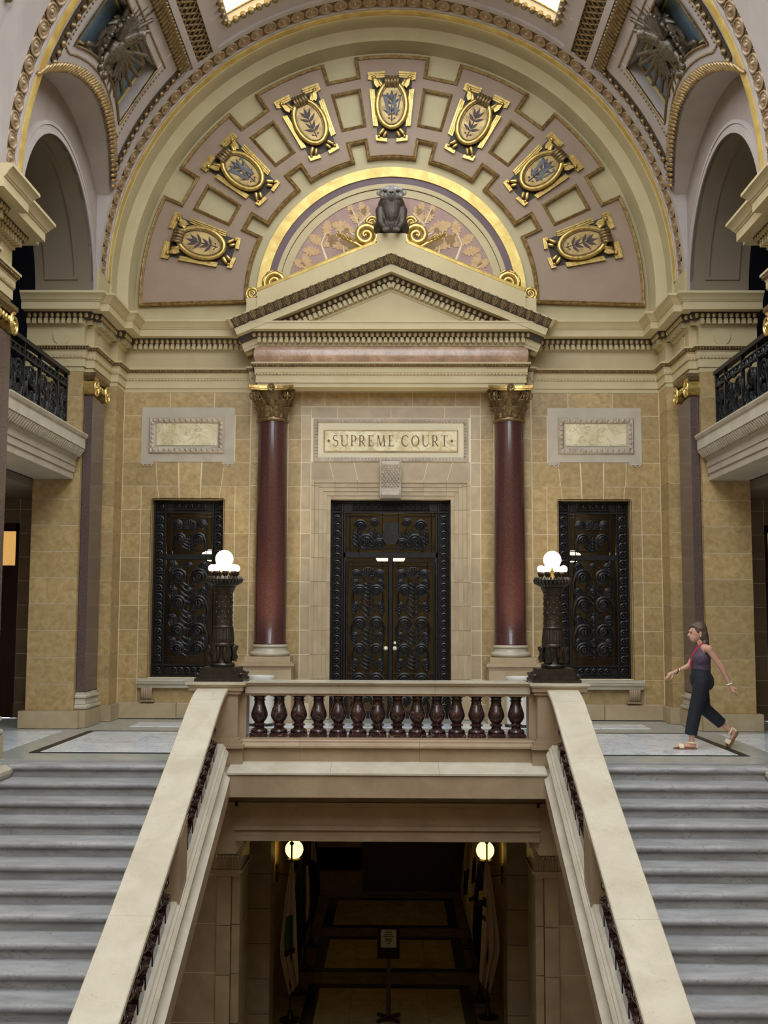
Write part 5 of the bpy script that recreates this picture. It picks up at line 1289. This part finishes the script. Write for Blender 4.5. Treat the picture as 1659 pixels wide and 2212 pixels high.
# ------------------------------------------------------------------ lamp standards on the newels
for s, nm in SIDES:
    ls = thing('lamp_standard', f'dark bronze lamp pillar with lit globes on the {nm} newel', 'lamp', (s*1.835, 12.43, .955), group='bronze lamp pillars')
    p = MB(); p.box(-.265, .265, -.265, .265, 0, .035); p.box(-.25, .25, -.25, .25, .035, .075); p.build('base_step', 'lamp_bronze', ls)
    p = MB(); p.box(-.215, .215, -.215, .215, .075, .105); p.box(-.20, .20, -.20, .20, .105, .15); p.build('base_block', 'lamp_bronze', ls)
    for c, d in ((-1,-1),(1,-1),(1,1),(-1,1)): MB().sphere((c*.235, d*.235, .078), (.034, .034, .02), 8, 6).build('corner_foot', 'lamp_bronze', ls, smooth=60)
    MB().lathe([(.10, .15), (.135, .155), (.14, .175), (.13, .195), (.105, .20), (.10, .22), (.105, .36), (.115, .375), (.128, .38), (.13, .40), (.122, .415), (.118, .42)], n=24).build('drum', 'lamp_bronze', ls, smooth=40)
    g = MB()
    for k in range(6):
        a = 2*pi*k/6; c, d = cos(a), sin(a)
        g.tube([(.12*c, .12*d, .22), (.14*c, .14*d, .26), (.125*c, .125*d, .31), (.145*c, .145*d, .35), (.16*c, .16*d, .385)], lambda q: .035*(1-.5*q), 6)
        for w_ in (-.28, .28): g.tube([(.118*cos(a+w_*.4), .118*sin(a+w_*.4), .22), (.135*cos(a+w_), .135*sin(a+w_), .29), (.12*cos(a+w_*.7), .12*sin(a+w_*.7), .37)], .018, 5)
    g.build('griffin_relief', 'lamp_bronze', ls, smooth=60)
    fl_ = MB(); R = []
    for r, z in ((.120, .42), (.120, .46), (.113, .52), (.108, .575)):
        R.append([((r+.005*(j % 2))*cos(2*pi*j/48), (r+.005*(j % 2))*sin(2*pi*j/48), z) for j in range(48)])
    fl_.rings(R); fl_.build('fluted_collar', 'lamp_bronze', ls)
    MB().lathe([(.10, .57), (.114, .58), (.116, .592), (.108, .60), (.106, .61), (.103, .70), (.099, .95), (.101, .965), (.108, .972), (.108, .985), (.114, 1.0), (.125, 1.02), (.13, 1.035)], n=32).build('shaft', 'lamp_bronze', ls, smooth=40)
    rl = MB()
    for k in range(8):
        for j in range(6): a = 2*pi*(k+.5*(j % 2))/8; rl.sphere((.094*cos(a), .094*sin(a), .64+j*.055), (.016, .016, .026), 6, 4)
    stuff(rl.build('leaf_relief', 'lamp_bronze', ls, smooth=60))
    MB().lathe([(.10, 1.03), (.135, 1.04), (.15, 1.065), (.185, 1.09), (.20, 1.10), (.205, 1.118), (.195, 1.135), (.17, 1.138), (.05, 1.13)], n=36).build('dish', 'lamp_bronze', ls, smooth=40)
    gd = MB()
    for k in range(28): a = 2*pi*k/28; gd.caps((.15*cos(a), .15*sin(a), 1.065), (.195*cos(a), .195*sin(a), 1.095), .012, .016, 6); gd.caps((.185*cos(a), .185*sin(a), 1.14), (.203*cos(a), .203*sin(a), 1.115), .014, .014, 5)
    stuff(gd.build('gadroon_edge', 'lamp_bronze', ls, smooth=60))
    MB().lathe([(.06, 1.13), (.06, 1.14), (.03, 1.15), (.022, 1.19), (.03, 1.22), (.04, 1.245), (.045, 1.26)], n=16).build('centre_stem', 'gold', ls, smooth=50)
    MB().sphere((0, 0, 1.348), .10, 28, 18).build('large_globe', 'globe', ls, smooth=80)
    for k in range(8):
        a = 2*pi*(k+.3)/8; x, y = .135*cos(a), .135*sin(a)
        MB().lathe([(.012, 1.135), (.018, 1.15), (.034, 1.175), (.036, 1.20), (.03, 1.21)], x, y, 12).build('socket_cup', 'lamp_bronze', ls, smooth=50)
        MB().sphere((x, y, 1.243), .042, 14, 10).build('small_globe', 'globe_small', ls, smooth=80)

# ------------------------------------------------------------------ white uplighter drums beside the columns
for s, nm in SIDES:
    u = thing('uplighter_drum', f'white cylindrical floor uplighter in front of the {nm} red column', 'lamp', (s*1.98, 17.3, 0), group='floor uplighters')
    MB().lathe([(.215, 0), (.215, .03), (.20, .035), (.20, .0)][:3]+[(.19, .04)], n=32).build('drum_base', 'black_band', u, smooth=40)
    MB().lathe([(.185, .035), (.19, .71), (.205, .73), (.205, .76), (.185, .76), (.175, .67), (.01, .65)], n=36, cap=True).build('drum_body', 'white_drum', u, smooth=40)
    l = bpy.data.lights.new('uplight_lamp', 'SPOT'); l.energy = 140; l.color = (1, .86, .62); l.spot_size = radians(75); l.spot_blend = .8; l.shadow_soft_size = .1
    lo = link('uplight_lamp', l, u, T(0, 0, .70, rx=pi-radians(4)))

# ------------------------------------------------------------------ hall around the camera (out of view: side walls, added end wall blocking low light)
for s, nm in SIDES:
    hw = thing('wall_left' if s < 0 else 'wall_right', f'{nm} stone wall of the stair hall in front of the near pier', 'wall', kind='structure')
    a, b = sx(s, 4.28, 5.6)
    MB().box(a, b, -3, 12.62, -4.5, -.14).build('stair_wall', 'stone_pale', hw)
    MB().plan([(-.3, -.16), (.03, -.16), (.06, -.10), (.07, -.09), (.07, -.05), (.03, -.03), (.0, 0), (-.3, 0)], [(s*4.28, -3), (s*4.28, 12.62), (s*4.7, 12.62)], -1 if s < 0 else 1).build('string_moulding', 'cream_marble', hw)
    MB().box(a+.0, b, -3, 12.6, -.14, -.02).build('stair_wall_top', 'stone_pale', hw)
    a, b = sx(s, 4.76, 5.5); MB().box(a, b, -3, 11.6, -.02, 7.3).build('hall_wall', 'stone', hw)  # unseen hall side, put in to keep sky light out of the passages
wf = MB().box(-5.6, 5.6, -3.4, -3, -4.5, 8.5).build('wall_light_block', 'stone'); tag(wf, 'unseen stone wall added behind the viewer to block low sky light', 'wall', kind='structure')  # put in out of view to cut low sky light behind the camera

# ------------------------------------------------------------------ lower hall under the landing
ZL = -4.5
lf_ = MB().box(-5.6, 5.6, -3.4, 26.4, ZL-.3, ZL-.004).build('floor', 'hall_floor'); tag(lf_, 'dark polished floor of the hall below the landing', 'floor', kind='structure')
for (y0, y1) in ((15.2, 19.2), (20.28, 22.02), (23.05, 25.0)):
    for (x0, x1, ya_, yb_) in ((-1.36, 1.36, y0-.22, y0-.004), (-1.36, 1.36, y1+.004, y1+.22), (-1.36, -1.164, y0, y1), (1.164, 1.36, y0, y1)):
        MB().box(x0, x1, ya_, yb_, ZL-.02, ZL).build('border_strip', 'hall_border', lf_)
    xa = [-1.16, -.62, .62, 1.16]
    for a, b in zip(xa, xa[1:]):
        n = 3
        for k in range(n): MB().box(a+.003, b-.003, y0+(y1-y0)*k/n+.003, y0+(y1-y0)*(k+1)/n-.003, ZL-.02, ZL+.001).build('tile', 'hall_panel', lf_)
lw_ = thing('wall_lower', 'stone walls of the dim hall under the landing', 'wall', kind='structure')
YL = 13.2
for s, nm in SIDES:
    def LB(x0, x1, y0, y1, z0, z1, mt='stone_brown', name='stone_block', g=.004):
        a, b = sx(s, x0, x1); return MB().box(a+g, b-g, y0, y1, z0+g, z1-g).build(name, mt, lw_)
    LB(1.92, 4.3, YL+.004, 13.9, ZL, -.3, 'mortar', 'mortar_bed', 0)
    for k in range(6):
        z1 = -1.32-.55*k; z0 = max(z1-.55, ZL)
        if z0 < z1-.02:
            LB(1.97, 3.1, YL, 13.9, z0, z1); LB(3.1, 4.25, YL, 13.9, z0, z1); LB(1.80, 1.965, YL-.08, 13.9, z0, z1); LB(1.70, 1.80, YL-.02, 13.9, z0, z1)
    LB(1.97, 4.25, YL, 13.9, -1.32, -.3)
    # pilaster capital
    for o, z0, z1 in ((.0, -1.32, -1.27), (.035, -1.27, -1.24), (.01, -1.24, -1.06), (.03, -1.06, -1.01), (.05, -1.01, -.97), (.075, -.97, -.92)):
        LB(1.70-o, 2.0+o, YL-.08-o, 13.9, z0, z1, 'tan_marble', 'capital_moulding', 0)
    fl_ = MB()
    for k in range(9):
        xx = s*(1.72+.03*k); fl_.box(xx-.009, xx+.009, YL-.10, YL-.08, -1.23, -1.11)
    stuff(fl_.build('capital_fluting', 'tan_marble', lw_))
    eg3 = MB()
    for k in range(8): eg3.sphere((s*(1.72+.034*k), YL-.10, -1.085), (.013, .012, .02), 6, 4)
    stuff(eg3.build('capital_eggs', 'tan_marble', lw_, smooth=60))
    # inner pier and hall wall
    for k in range(8):
        z1 = -.9-.46*k; z0 = max(z1-.46, ZL)
        if z1-z0 > .03:
            LB(1.60, 2.05, 15.5, 16.0, z0, z1); LB(2.05, 2.6, 13.9, 16.0, z0, z1) if k < 1 else None
            LB(1.82, 2.1, 16.0, 26.0, z0, z1)
    LB(2.05, 2.2, 13.9, 15.5, ZL, -.8, 'stone_brown', 'side_wall', 0)
    LB(2.1, 2.3, 15.9, 26.0, ZL, -.8, 'stone_brown', 'side_wall', 0)
bm_ = MB()
MB().prism([(12.42, -.235), (12.42, -.36), (12.36, -.36), (12.36, -.40), (12.40, -.41), (12.40, -.60), (12.37, -.61), (12.37, -.655), (12.41, -.66), (12.41, -.72), (12.385, -.725), (12.385, -.775), (13.95, -.775), (13.95, -.235)], lambda y, z, t: (t, y, z), -1.66, 1.66).build('lintel', 'tan_marble', lw_)
for s in (-1, 1):
    a, b = sx(s, 1.655, 1.98)
    MB().box(a, b, 12.42, 13.2, -.92, -.235).build('lintel_pier', 'tan_marble', lw_); MB().box(*sx(s, 1.63, 2.0), 12.36, 13.2, -.42, -.36).build('lintel_cap', 'tan_marble', lw_)
MB().box(-4.3, 4.3, 13.9, 26.4, -.86, -.5).build('hall_ceiling', 'passage_plaster', lw_)
MB().box(-2.3, 2.3, 25.9, 26.2, ZL, -.8).build('end_wall', 'stone_brown', lw_)
MB().box(-.65, 1.75, 25.82, 25.95, ZL, -2.2).build('end_door', 'wood_dark', lw_)
MB().box(-1.75, -.65, 25.84, 25.95, ZL+.45, -3.55).build('end_notice', 'flag_navy', lw_)
for (s, nm), gy, far in [(q, y, f) for y, f in ((18.3, 'near the first flag'), (22.6, 'unseen, added by the last flag to brighten the hall')) for q in SIDES]:      # wall lamps; the far pair is added out of sight to brighten the hall
    g = thing('globe_lamp', f'lit yellow globe wall lamp on the {nm} lower wall, {far}', 'lamp', (s*1.535, gy, -2.06), group='globe lamps in the lower hall')
    MB().sphere((0, 0, 0), .145, 24, 16).build('globe', 'globe_yellow', g, smooth=80)
    MB().lathe([(.10, -.13), (.12, -.15), (.08, -.17), (.05, -.22), (.10, -.26), (.06, -.30), (.02, -.36)], n=18).build('holder', 'lamp_bronze', g, smooth=50)
    MB().tube([(0, 0, -.34), (s*.1, 0, -.40), (s*.2, 0, -.38), (s*.28, 0, -.35)], .02, 6).build('bracket_arm', 'lamp_bronze', g, smooth=60)
    MB().box(s*.265-.02, s*.265+.02, -.09, .09, -.5, -.22).build('wall_plate', 'lamp_bronze', g)
# flags
def flag(x, y, zt, col1, label, col2=None, lean=1, H=2.62, wd=.34, emb=None, lowz=.55):
    f = thing('flag', label, 'flag', (x, y, ZL), group='flags along the lower hall')
    MB().caps((0, 0, .02), (0, 0, H), .016, .014, 8).build('pole', 'wood_dark', f, smooth=60)
    MB().sphere((0, 0, H+.03), .035, 10, 8).build('finial', 'bronze_dark', f, smooth=80)
    MB().lathe([(.16, 0), (.165, .015), (.13, .03), (.06, .04), (.045, .08), (.035, .16), (.02, .165)], n=24).build('stand', 'lamp_bronze', f, smooth=40)
    R = []; n = 22; rows = 26
    for i in range(rows+1):
        q = i/rows; z = H-.24-(H-.24-lowz)*q
        wv = wd*(.10+.9*min(1, q*1.6)**.8)*(1-.45*max(0, q-.72)/.28)
        row = []
        for j in range(n+1):
            u = j/n; row.append((lean*(-.03+wv*u*.72-.10*q), -.03+.05*sin(u*15+q*2)*(.3+q)*.9-.02*u, z-.16*u*q))
        R.append(row)
    m = MB()
    V = [p for r in R for p in r]; fs = []; ms = []
    for i in range(rows):
        for j in range(n): fs.append((i*(n+1)+j, i*(n+1)+j+1, (i+1)*(n+1)+j+1, (i+1)*(n+1)+j))
    m.add(V, fs); o = m.build('cloth', col1, f, smooth=80)
    so = o.modifiers.new('Solidify', 'SOLIDIFY'); so.thickness = .006
    if emb:
        for c in emb: o.data.materials.append(MATS[c[0]])
        for p in o.data.polygons:
            i, j = p.index//n, p.index % n
            for k, (_, q0, q1, u0, u1) in enumerate(emb):
                if q0 <= i/rows < q1 and u0 <= j/n < u1: p.material_index = k+1
    return f
flag(-1.52, 17.7, 0, 'flag_white', 'white flag with green round emblem on the nearest left flagpole', lean=-1, emb=[('flag_green', .42, .66, .15, .75), ('flag_maroon', .66, .72, .1, .8)])
flag(-1.50, 18.95, 0, 'flag_teal', 'dark teal flag on the second left flagpole behind the white one', lean=1, wd=.3)
flag(-1.50, 20.2, 0, 'flag_maroon', 'dark red and white flag on the third left flagpole', lean=1, wd=.3, emb=[('flag_white', .3, .8, .5, .8)])
flag(-1.48, 21.6, 0, 'flag_blue', 'blue flag with pale band on the farthest left flagpole', lean=1, wd=.34, emb=[('flag_white', .1, .42, .2, .8)])
flag(1.53, 17.9, 0, 'flag_white', 'pale flag with small marks on the nearest right flagpole', lean=1, wd=.38, emb=[('flag_teal', .28, .36, .0, .25), ('flag_red', .45, .5, .0, .2)])
flag(1.47, 18.7, 0, 'flag_blue', 'deep blue flag on the second right flagpole beside the pale one', lean=-1, wd=.30, emb=[('flag_white', .34, .42, .1, .6), ('flag_red', .42, .46, .3, .9)])
flag(1.50, 20.2, 0, 'flag_white', 'white flag with dark emblem on the third right flagpole', lean=-1, wd=.34, emb=[('flag_navy', .2, .45, .3, .7), ('flag_teal', .55, .6, .2, .8)])
flag(1.50, 21.6, 0, 'flag_white', 'white flag on the farthest right flagpole by the dark end wall', lean=-1, wd=.36, emb=[('flag_teal', .5, .7, .3, .8)])
# notice stand
ns = thing('notice_stand', 'wooden pedestal stand holding a printed notice in the lower hall', 'sign stand', (-.01, 17.75, ZL))
MB().box(-.09, .09, -.09, .09, 0, .03).build('foot', 'wood_dark', ns)
for k in range(4):
    a = pi/4+pi/2*k; MB().caps((0, 0, .04), (.22*cos(a), .22*sin(a), .03), .035, .03, 8).build('leg', 'wood_dark', ns, smooth=60)
MB().box(-.035, .035, -.035, .035, .03, 1.02).build('post', 'wood_dark', ns)
ti = radians(-38)
fr_ = link('notice_frame', matmesh(MB().box(-.17, .17, -.012, .012, -.26, .24), 'notice_frame', 'wood_dark'), ns, T(0, -.05, 1.18, rx=ti))
link('notice_sheet', matmesh(MB().box(-.12, .12, -.016, -.011, -.10, .18), 'notice_sheet', 'paper'), fr_)
tl = MB()
for k, (w_, z) in enumerate(((.05, .14), (.07, .10), (.075, .07), (.06, .03), (.05, 0), (.03, -.04))): tl.box(-w_, w_, -.018, -.0155, z-.007, z+.007)
stuff(link('notice_lines', matmesh(tl, 'notice_lines', 'ink'), fr_))

# ------------------------------------------------------------------ eagles with wreaths in the vault coffers
for s, nm in SIDES:
    ea = thing('eagle_relief', f'bronzed eagle with wreath on the blue coffer of the {nm} vault', 'relief', group='eagle reliefs in the vault')
    am = radians(33.5)
    ex = Vector((0, 1, 0)); en = Vector((-s*cos(am), 0, -sin(am))); ez = Vector((-s*sin(am), 0, cos(am)))   # along, inward normal, up the slope
    c = Vector(pv(s, am, YM-.15, 4.78))
    M4 = Matrix(((ex.x, en.x, ez.x, c.x), (ex.y, en.y, ez.y, c.y), (ex.z, en.z, ez.z, c.z), (0, 0, 0, 1)))
    ea.matrix_world = M4 @ Matrix.Diagonal((1.2, 1.1, 1.2, 1))
    w_ = MB()
    for k in range(60):
        a = 2*pi*k/60; rr_ = .32+.055*sin(k*2.4); c_ = Vector((rr_*cos(a), .12+.04*cos(k*1.7), rr_*sin(a))); d_ = Vector((-sin(a)+.5*cos(a)*sin(k*2.4), .25*cos(k*3.1), cos(a)+.5*sin(a)*sin(k*2.4))).normalized()
        w_.caps(c_-d_*.05, c_+d_*.06, .034, .014, 6)
    for k in range(14):
        a = 2*pi*k/14; w_.sphere((.33*cos(a), .175, .33*sin(a)), .028, 7, 5)
    w_.tube([(.32*cos(2*pi*i/24), .09, .32*sin(2*pi*i/24)) for i in range(24)], .045, 7, closed=True)
    w_.build('wreath', 'eagle_bronze', ea, smooth=50)
    b = MB(); b.sphere((0, .14, -.02), (.13, .11, .2), 12, 8); b.caps((0, .17, .12), (.03, .24, .26), .09, .07, 10); b.sphere((.04, .27, .30), (.075, .085, .075), 10, 8); b.caps((.06, .32, .30), (.11, .36, .26), .035, .015, 8)
    for q in (-.07, .07): b.caps((q, .13, -.16), (q*1.3, .16, -.30), .05, .04, 8); b.sphere((q*1.4, .17, -.33), (.06, .05, .04), 8, 6)
    b.caps((0, .08, -.15), (-.05, .06, -.42), .08, .10, 8)
    b.build('eagle_body', 'eagle_bronze', ea, remesh=.010)
    for (q, base_a, sw) in ((1, -62, 13), (-1, 58, 12)):      # one wing spread down, one raised
        g = MB(); st_ = Vector((q*.10, .12, .03))
        for k in range(8):
            a = radians(base_a+sw*k); L = .42+.22*sin(pi*(k+1)/9)
            d_ = Vector((cos(a), 0, sin(a))) if q > 0 else Vector((-cos(a), 0, sin(a)))
            g.caps(st_+d_*.08, st_+d_*L+Vector((0, .02+.012*k, 0)), .045, .028, 7); g.caps(st_+d_*.06+Vector((0, .05, 0)), st_+d_*L*.6+Vector((0, .06, 0)), .04, .03, 6)
        g.build('wing', 'eagle_bronze', ea, smooth=50)
    l = MB()
    for k in range(7): a = radians(200+20*k); l.caps((.3*cos(a), .06, .3*sin(a)-.1), (.5*cos(a), .08, .52*sin(a)-.1), .03, .045, 6)
    l.build('ribbon_leaves', 'eagle_bronze', ea, smooth=50)

# ------------------------------------------------------------------ woman walking across the landing
WY = 14.5
def pj(x, z, dy=0): return (.085+(x-.085)*1.0105, WY+dy, 1.65+(z-1.65)*1.0105-.012)
wo = thing('person', 'woman in dark sleeveless top and black cropped trousers walking left across the landing', 'person', (pj(3.9, 0)[0], WY, 0))
base = Vector(wo.location)
class PB(MB):
    def fin(s, name, m, parent, vox):
        off = base if parent is wo else base
        s.V = [tuple(Vector(v)-base) for v in s.V]
        return s.build(name, m, parent, remesh=vox)
N_, F_ = -.085, .085            # near and far hip, the near side faces the viewer
b = PB()
b.sphere(pj(3.985, .93), (.115, .15, .13), 14, 10); b.caps(pj(3.985, .95), pj(3.99, 1.12), .11, .105, 14); b.sphere(pj(3.985, 1.17), (.11, .155, .13), 14, 10)
b.caps(pj(4.02, 1.29, -.10), pj(4.02, 1.29, .10), .06, .06, 12); b.caps(pj(4.01, 1.30), pj(3.985, 1.40), .055, .05, 12)
hc = pj(3.948, 1.50)
b.sphere(hc, (.098, .076, .118), 16, 12); b.sphere(pj(3.905, 1.44), (.06, .058, .075), 12, 10); b.sphere(pj(3.895, 1.405), (.035, .04, .035), 10, 8)
b.caps(pj(3.858, 1.487), pj(3.836, 1.452), .012, .016, 8); b.sphere(pj(3.866, 1.418), (.014, .025, .012), 8, 6); b.sphere(pj(3.868, 1.51), (.03, .05, .02), 8, 6)
b.sphere(pj(3.972, 1.485, -.077), (.02, .012, .033), 8, 8); b.sphere(pj(3.972, 1.485, .077), (.02, .012, .033), 8, 8)
# arms
b.sphere(pj(4.045, 1.285, -.165), .052, 10, 8); b.caps(pj(4.045, 1.285, -.16), pj(4.19, 1.07, -.18), .046, .036, 12); b.caps(pj(4.19, 1.07, -.18), pj(4.305, .83, -.16), .037, .024, 12)
b.sphere(pj(4.02, 1.285, .165), .052, 10, 8); b.caps(pj(4.0, 1.285, .16), pj(3.88, 1.06, .18), .046, .036, 12); b.caps(pj(3.88, 1.06, .18), pj(3.685, .978, .15), .037, .024, 12)
def hand(wr, tip, dy, th):
    w_ = Vector(pj(*wr, dy)); t = Vector(pj(*tip, dy)); d = (t-w_); L = d.length; d.normalize(); side = Vector((0, 1, 0)); nrm = d.cross(side)
    b.caps(w_, w_+d*L*.5, .024, .032, 10)
    for k, ln in enumerate((.80, .95, 1.0, .86)):
        o = side*((k-1.5)*.019); p0 = w_+d*L*.48+o; p1 = w_+d*L*.75*ln+o*1.1+nrm*.010*th; p2 = w_+d*L*ln+o*1.0+nrm*.028*th
        b.caps(p0, p1, .0105, .0095, 8); b.caps(p1, p2, .0095, .0075, 8)
    b.caps(w_+d*L*.15+nrm*.012*th-side*.01, w_+d*L*.42+nrm*.045*th-side*.03, .012, .010, 8); b.caps(w_+d*L*.42+nrm*.045*th-side*.03, w_+d*L*.6+nrm*.05*th-side*.028, .010, .008, 8)
hand((4.305, .83), (4.375, .69), -.16, 1); hand((3.685, .978), (3.55, .915), .15, 1)
# legs and feet
b.caps(pj(3.97, .88, N_), pj(3.872, .53, N_), .085, .058, 12); b.caps(pj(3.872, .53, N_), pj(3.822, .13, N_), .056, .032, 12); b.caps(pj(3.825, .12, N_), pj(3.84, .075, N_), .034, .034, 10)
b.caps(pj(3.85, .07, N_), pj(3.70, .072, N_), .034, .034, 10); b.caps(pj(3.71, .068, N_), pj(3.64, .062, N_), .034, .026, 10)
for k in range(5): b.caps(pj(3.645, .06, N_+(k-2)*.017), pj(3.612+.006*abs(k-1), .057, N_+(k-2)*.018), .011, .009, 8)
b.caps(pj(3.99, .88, F_), pj(4.03, .51, F_), .085, .058, 12); b.caps(pj(4.03, .51, F_), pj(4.335, .27, F_), .056, .032, 12); b.caps(pj(4.335, .265, F_), pj(4.40, .215, F_), .034, .036, 10)
b.caps(pj(4.41, .20, F_), pj(4.37, .09, F_), .034, .036, 10); b.caps(pj(4.37, .09, F_), pj(4.345, .055, F_), .034, .026, 10)
for k in range(5): b.caps(pj(4.35, .06, F_+(k-2)*.017), pj(4.325, .045, F_+(k-2)*.018), .011, .009, 8)
b.fin('body', 'skin', wo, .0065)
t = PB()
t.sphere(pj(3.985, .90), (.145, .168, .15), 16, 12); t.caps(pj(3.985, .93), pj(3.985, 1.015), .128, .122, 16)
t.caps(pj(3.975, .86, N_), pj(3.885, .53, N_), .108, .088, 14); t.caps(pj(3.885, .53, N_), pj(3.828, .285, N_), .088, .080, 14)
t.caps(pj(3.99, .86, F_), pj(4.03, .53, F_), .108, .09, 14); t.caps(pj(4.03, .53, F_), pj(4.215, .375, F_), .088, .074, 14)
t.sphere(pj(4.06, .87), (.085, .15, .12), 12, 10)
def cuff(p, d, r0, r1, L):
    p = Vector(p); d = Vector(d).normalized(); u = d.cross(Vector((0, 1, 0))).normalized(); v = Vector((0, 1, 0))
    t.rings([[p+d*q+u*r*cos(2*pi*j/16)+v*r*sin(2*pi*j/16) for j in range(16)] for q, r in ((0, r0), (L*.5, (r0+r1)/2), (L, r1))])
cuff(pj(3.845, .36, N_), (-.03, 0, -.15), .082, .079, .155); cuff(pj(4.12, .45, F_), (.16, 0, -.135), .078, .074, .185)
tr_ = t.fin('trousers', 'trousers', wo, .0085)
p = PB()
p.caps(pj(3.99, 1.03), pj(3.99, 1.13), .122, .118, 16); p.sphere(pj(3.985, 1.165), (.125, .165, .12), 16, 12); p.sphere(pj(3.93, 1.17), (.075, .13, .075), 12, 10)
for q in (-1, 1): p.caps(pj(3.965, 1.23, q*.085), pj(4.02, 1.335, q*.085), .034, .024, 8); p.caps(pj(4.02, 1.335, q*.085), pj(4.07, 1.22, q*.085), .026, .036, 8)
p.sphere(pj(3.995, 1.24), (.105, .13, .10), 14, 10); p.caps(pj(4.03, 1.30, -.075), pj(4.03, 1.30, .075), .052, .052, 10)
p.fin('sleeveless_top', 'blouse', wo, .008)
h = PB()
h.sphere(pj(3.975, 1.525), (.105, .09, .112), 14, 10); h.sphere(pj(4.01, 1.47), (.075, .086, .11), 14, 10); h.caps(pj(4.025, 1.44), pj(4.05, 1.30), .072, .05, 12); h.caps(pj(4.05, 1.36), pj(4.075, 1.22), .05, .03, 12); h.caps(pj(4.03, 1.36, -.05), pj(3.985, 1.25, -.10), .035, .022, 10)
h.caps(pj(3.90, 1.575, -.03), pj(3.985, 1.54, -.075), .035, .03, 8); h.caps(pj(3.90, 1.575, .03), pj(3.985, 1.54, .075), .035, .03, 8); h.caps(pj(3.875, 1.565), pj(3.95, 1.60), .03, .035, 8)
h.fin('hair', 'hair', wo, .008)
def solid(name, m, mb, parent=wo, sm=60):
    mb.V = [tuple(Vector(v)-base) for v in mb.V]; return mb.build(name, m, parent, smooth=sm)
for q in (-1, 1):
    solid('eye', 'eye_dark', MB().sphere(pj(3.862, 1.488, q*.032), (.012, .014, .008), 8, 6)); solid('eyebrow', 'hair', MB().caps(pj(3.86, 1.512, q*.018), pj(3.872, 1.512, q*.05), .005, .004, 6))
solid('lips', 'lips', MB().sphere(pj(3.856, 1.417), (.010, .02, .008), 8, 6)); solid('earring', 'knob_pale', MB().sphere(pj(3.968, 1.448, -.092), .010, 8, 6))
solid('lanyard', 'lanyard', MB().tube([pj(4.01, 1.36, -.06), pj(3.93, 1.30, -.06), pj(3.868, 1.20, -.05), pj(3.855, 1.10, -.02), pj(3.862, 1.04, .0)], .012, 6))
solid('black_wristband', 'black_band', MB().tube([(pj(3.722, .99, .155)[0]+.010*cos(a), pj(3.722, .99, .155)[1]+.031*sin(a), pj(3.722, .99, .155)[2]+.031*cos(a)) for a in [2*pi*i/14 for i in range(14)]], .007, 6, closed=True))
solid('gold_bracelet', 'bracelet', MB().tube([(pj(3.745, 1.0, .155)[0]+.010*cos(a), pj(3.745, 1.0, .155)[1]+.033*sin(a), pj(3.745, 1.0, .155)[2]+.033*cos(a)) for a in [2*pi*i/14 for i in range(14)]], .009, 6, closed=True))
solid('watch', 'knob_pale', MB().tube([(pj(4.295, .85, -.16)[0]+.030*cos(a), pj(4.295, .85, -.16)[1]+.032*sin(a), pj(4.295, .85, -.16)[2]+.012*cos(a)) for a in [2*pi*i/14 for i in range(14)]], .010, 6, closed=True))
def sandal(heel, toe, dy, up):
    hx, tx = Vector(pj(*heel, dy)), Vector(pj(*toe, dy)); d = (tx-hx); L = d.length; d.normalize(); n = Vector((-d.z, 0, d.x)); n = n if n.dot(Vector(up)) > 0 else -n; v = Vector((0, 1, 0))
    prof = [(0, .036), (.1, .042), (.35, .036), (.65, .047), (.85, .046), (.96, .034), (1, .015)]
    ring = [hx+d*L*q+v*w_ for q, w_ in prof]+[hx+d*L*q-v*w_ for q, w_ in reversed(prof)]
    m = MB(); m.rings([[p+n*o for p in ring] for o in (0, .034)]); so = solid('sandal', 'sandal_sole', m)
    for q in (.72, .62):
        c = hx+d*L*q+n*.034; solid('strap', 'sandal_strap', MB().tube([c+v*.048*cos(a)+n*(.052*sin(a)) for a in [pi*i/10 for i in range(11)]], .016, 6, flat=.006), so)
    c = hx+d*L*.16+n*.10; u2 = d
    solid('ankle_strap', 'sandal_strap', MB().tube([c+v*.040*cos(a)+u2*.045*sin(a) for a in [2*pi*i/14 for i in range(14)]], .012, 6, closed=True), so)
    solid('heel_strap', 'sandal_strap', MB().tube([hx+n*.03-d*0+v*.0, hx+n*.07-d*.008, hx+n*.105], .02, 6, flat=.006), so)
sandal((3.878, .012), (3.595, .012), N_, (0, 0, 1)); sandal((4.462, .215), (4.325, .012), F_, (-1, 0, .6))
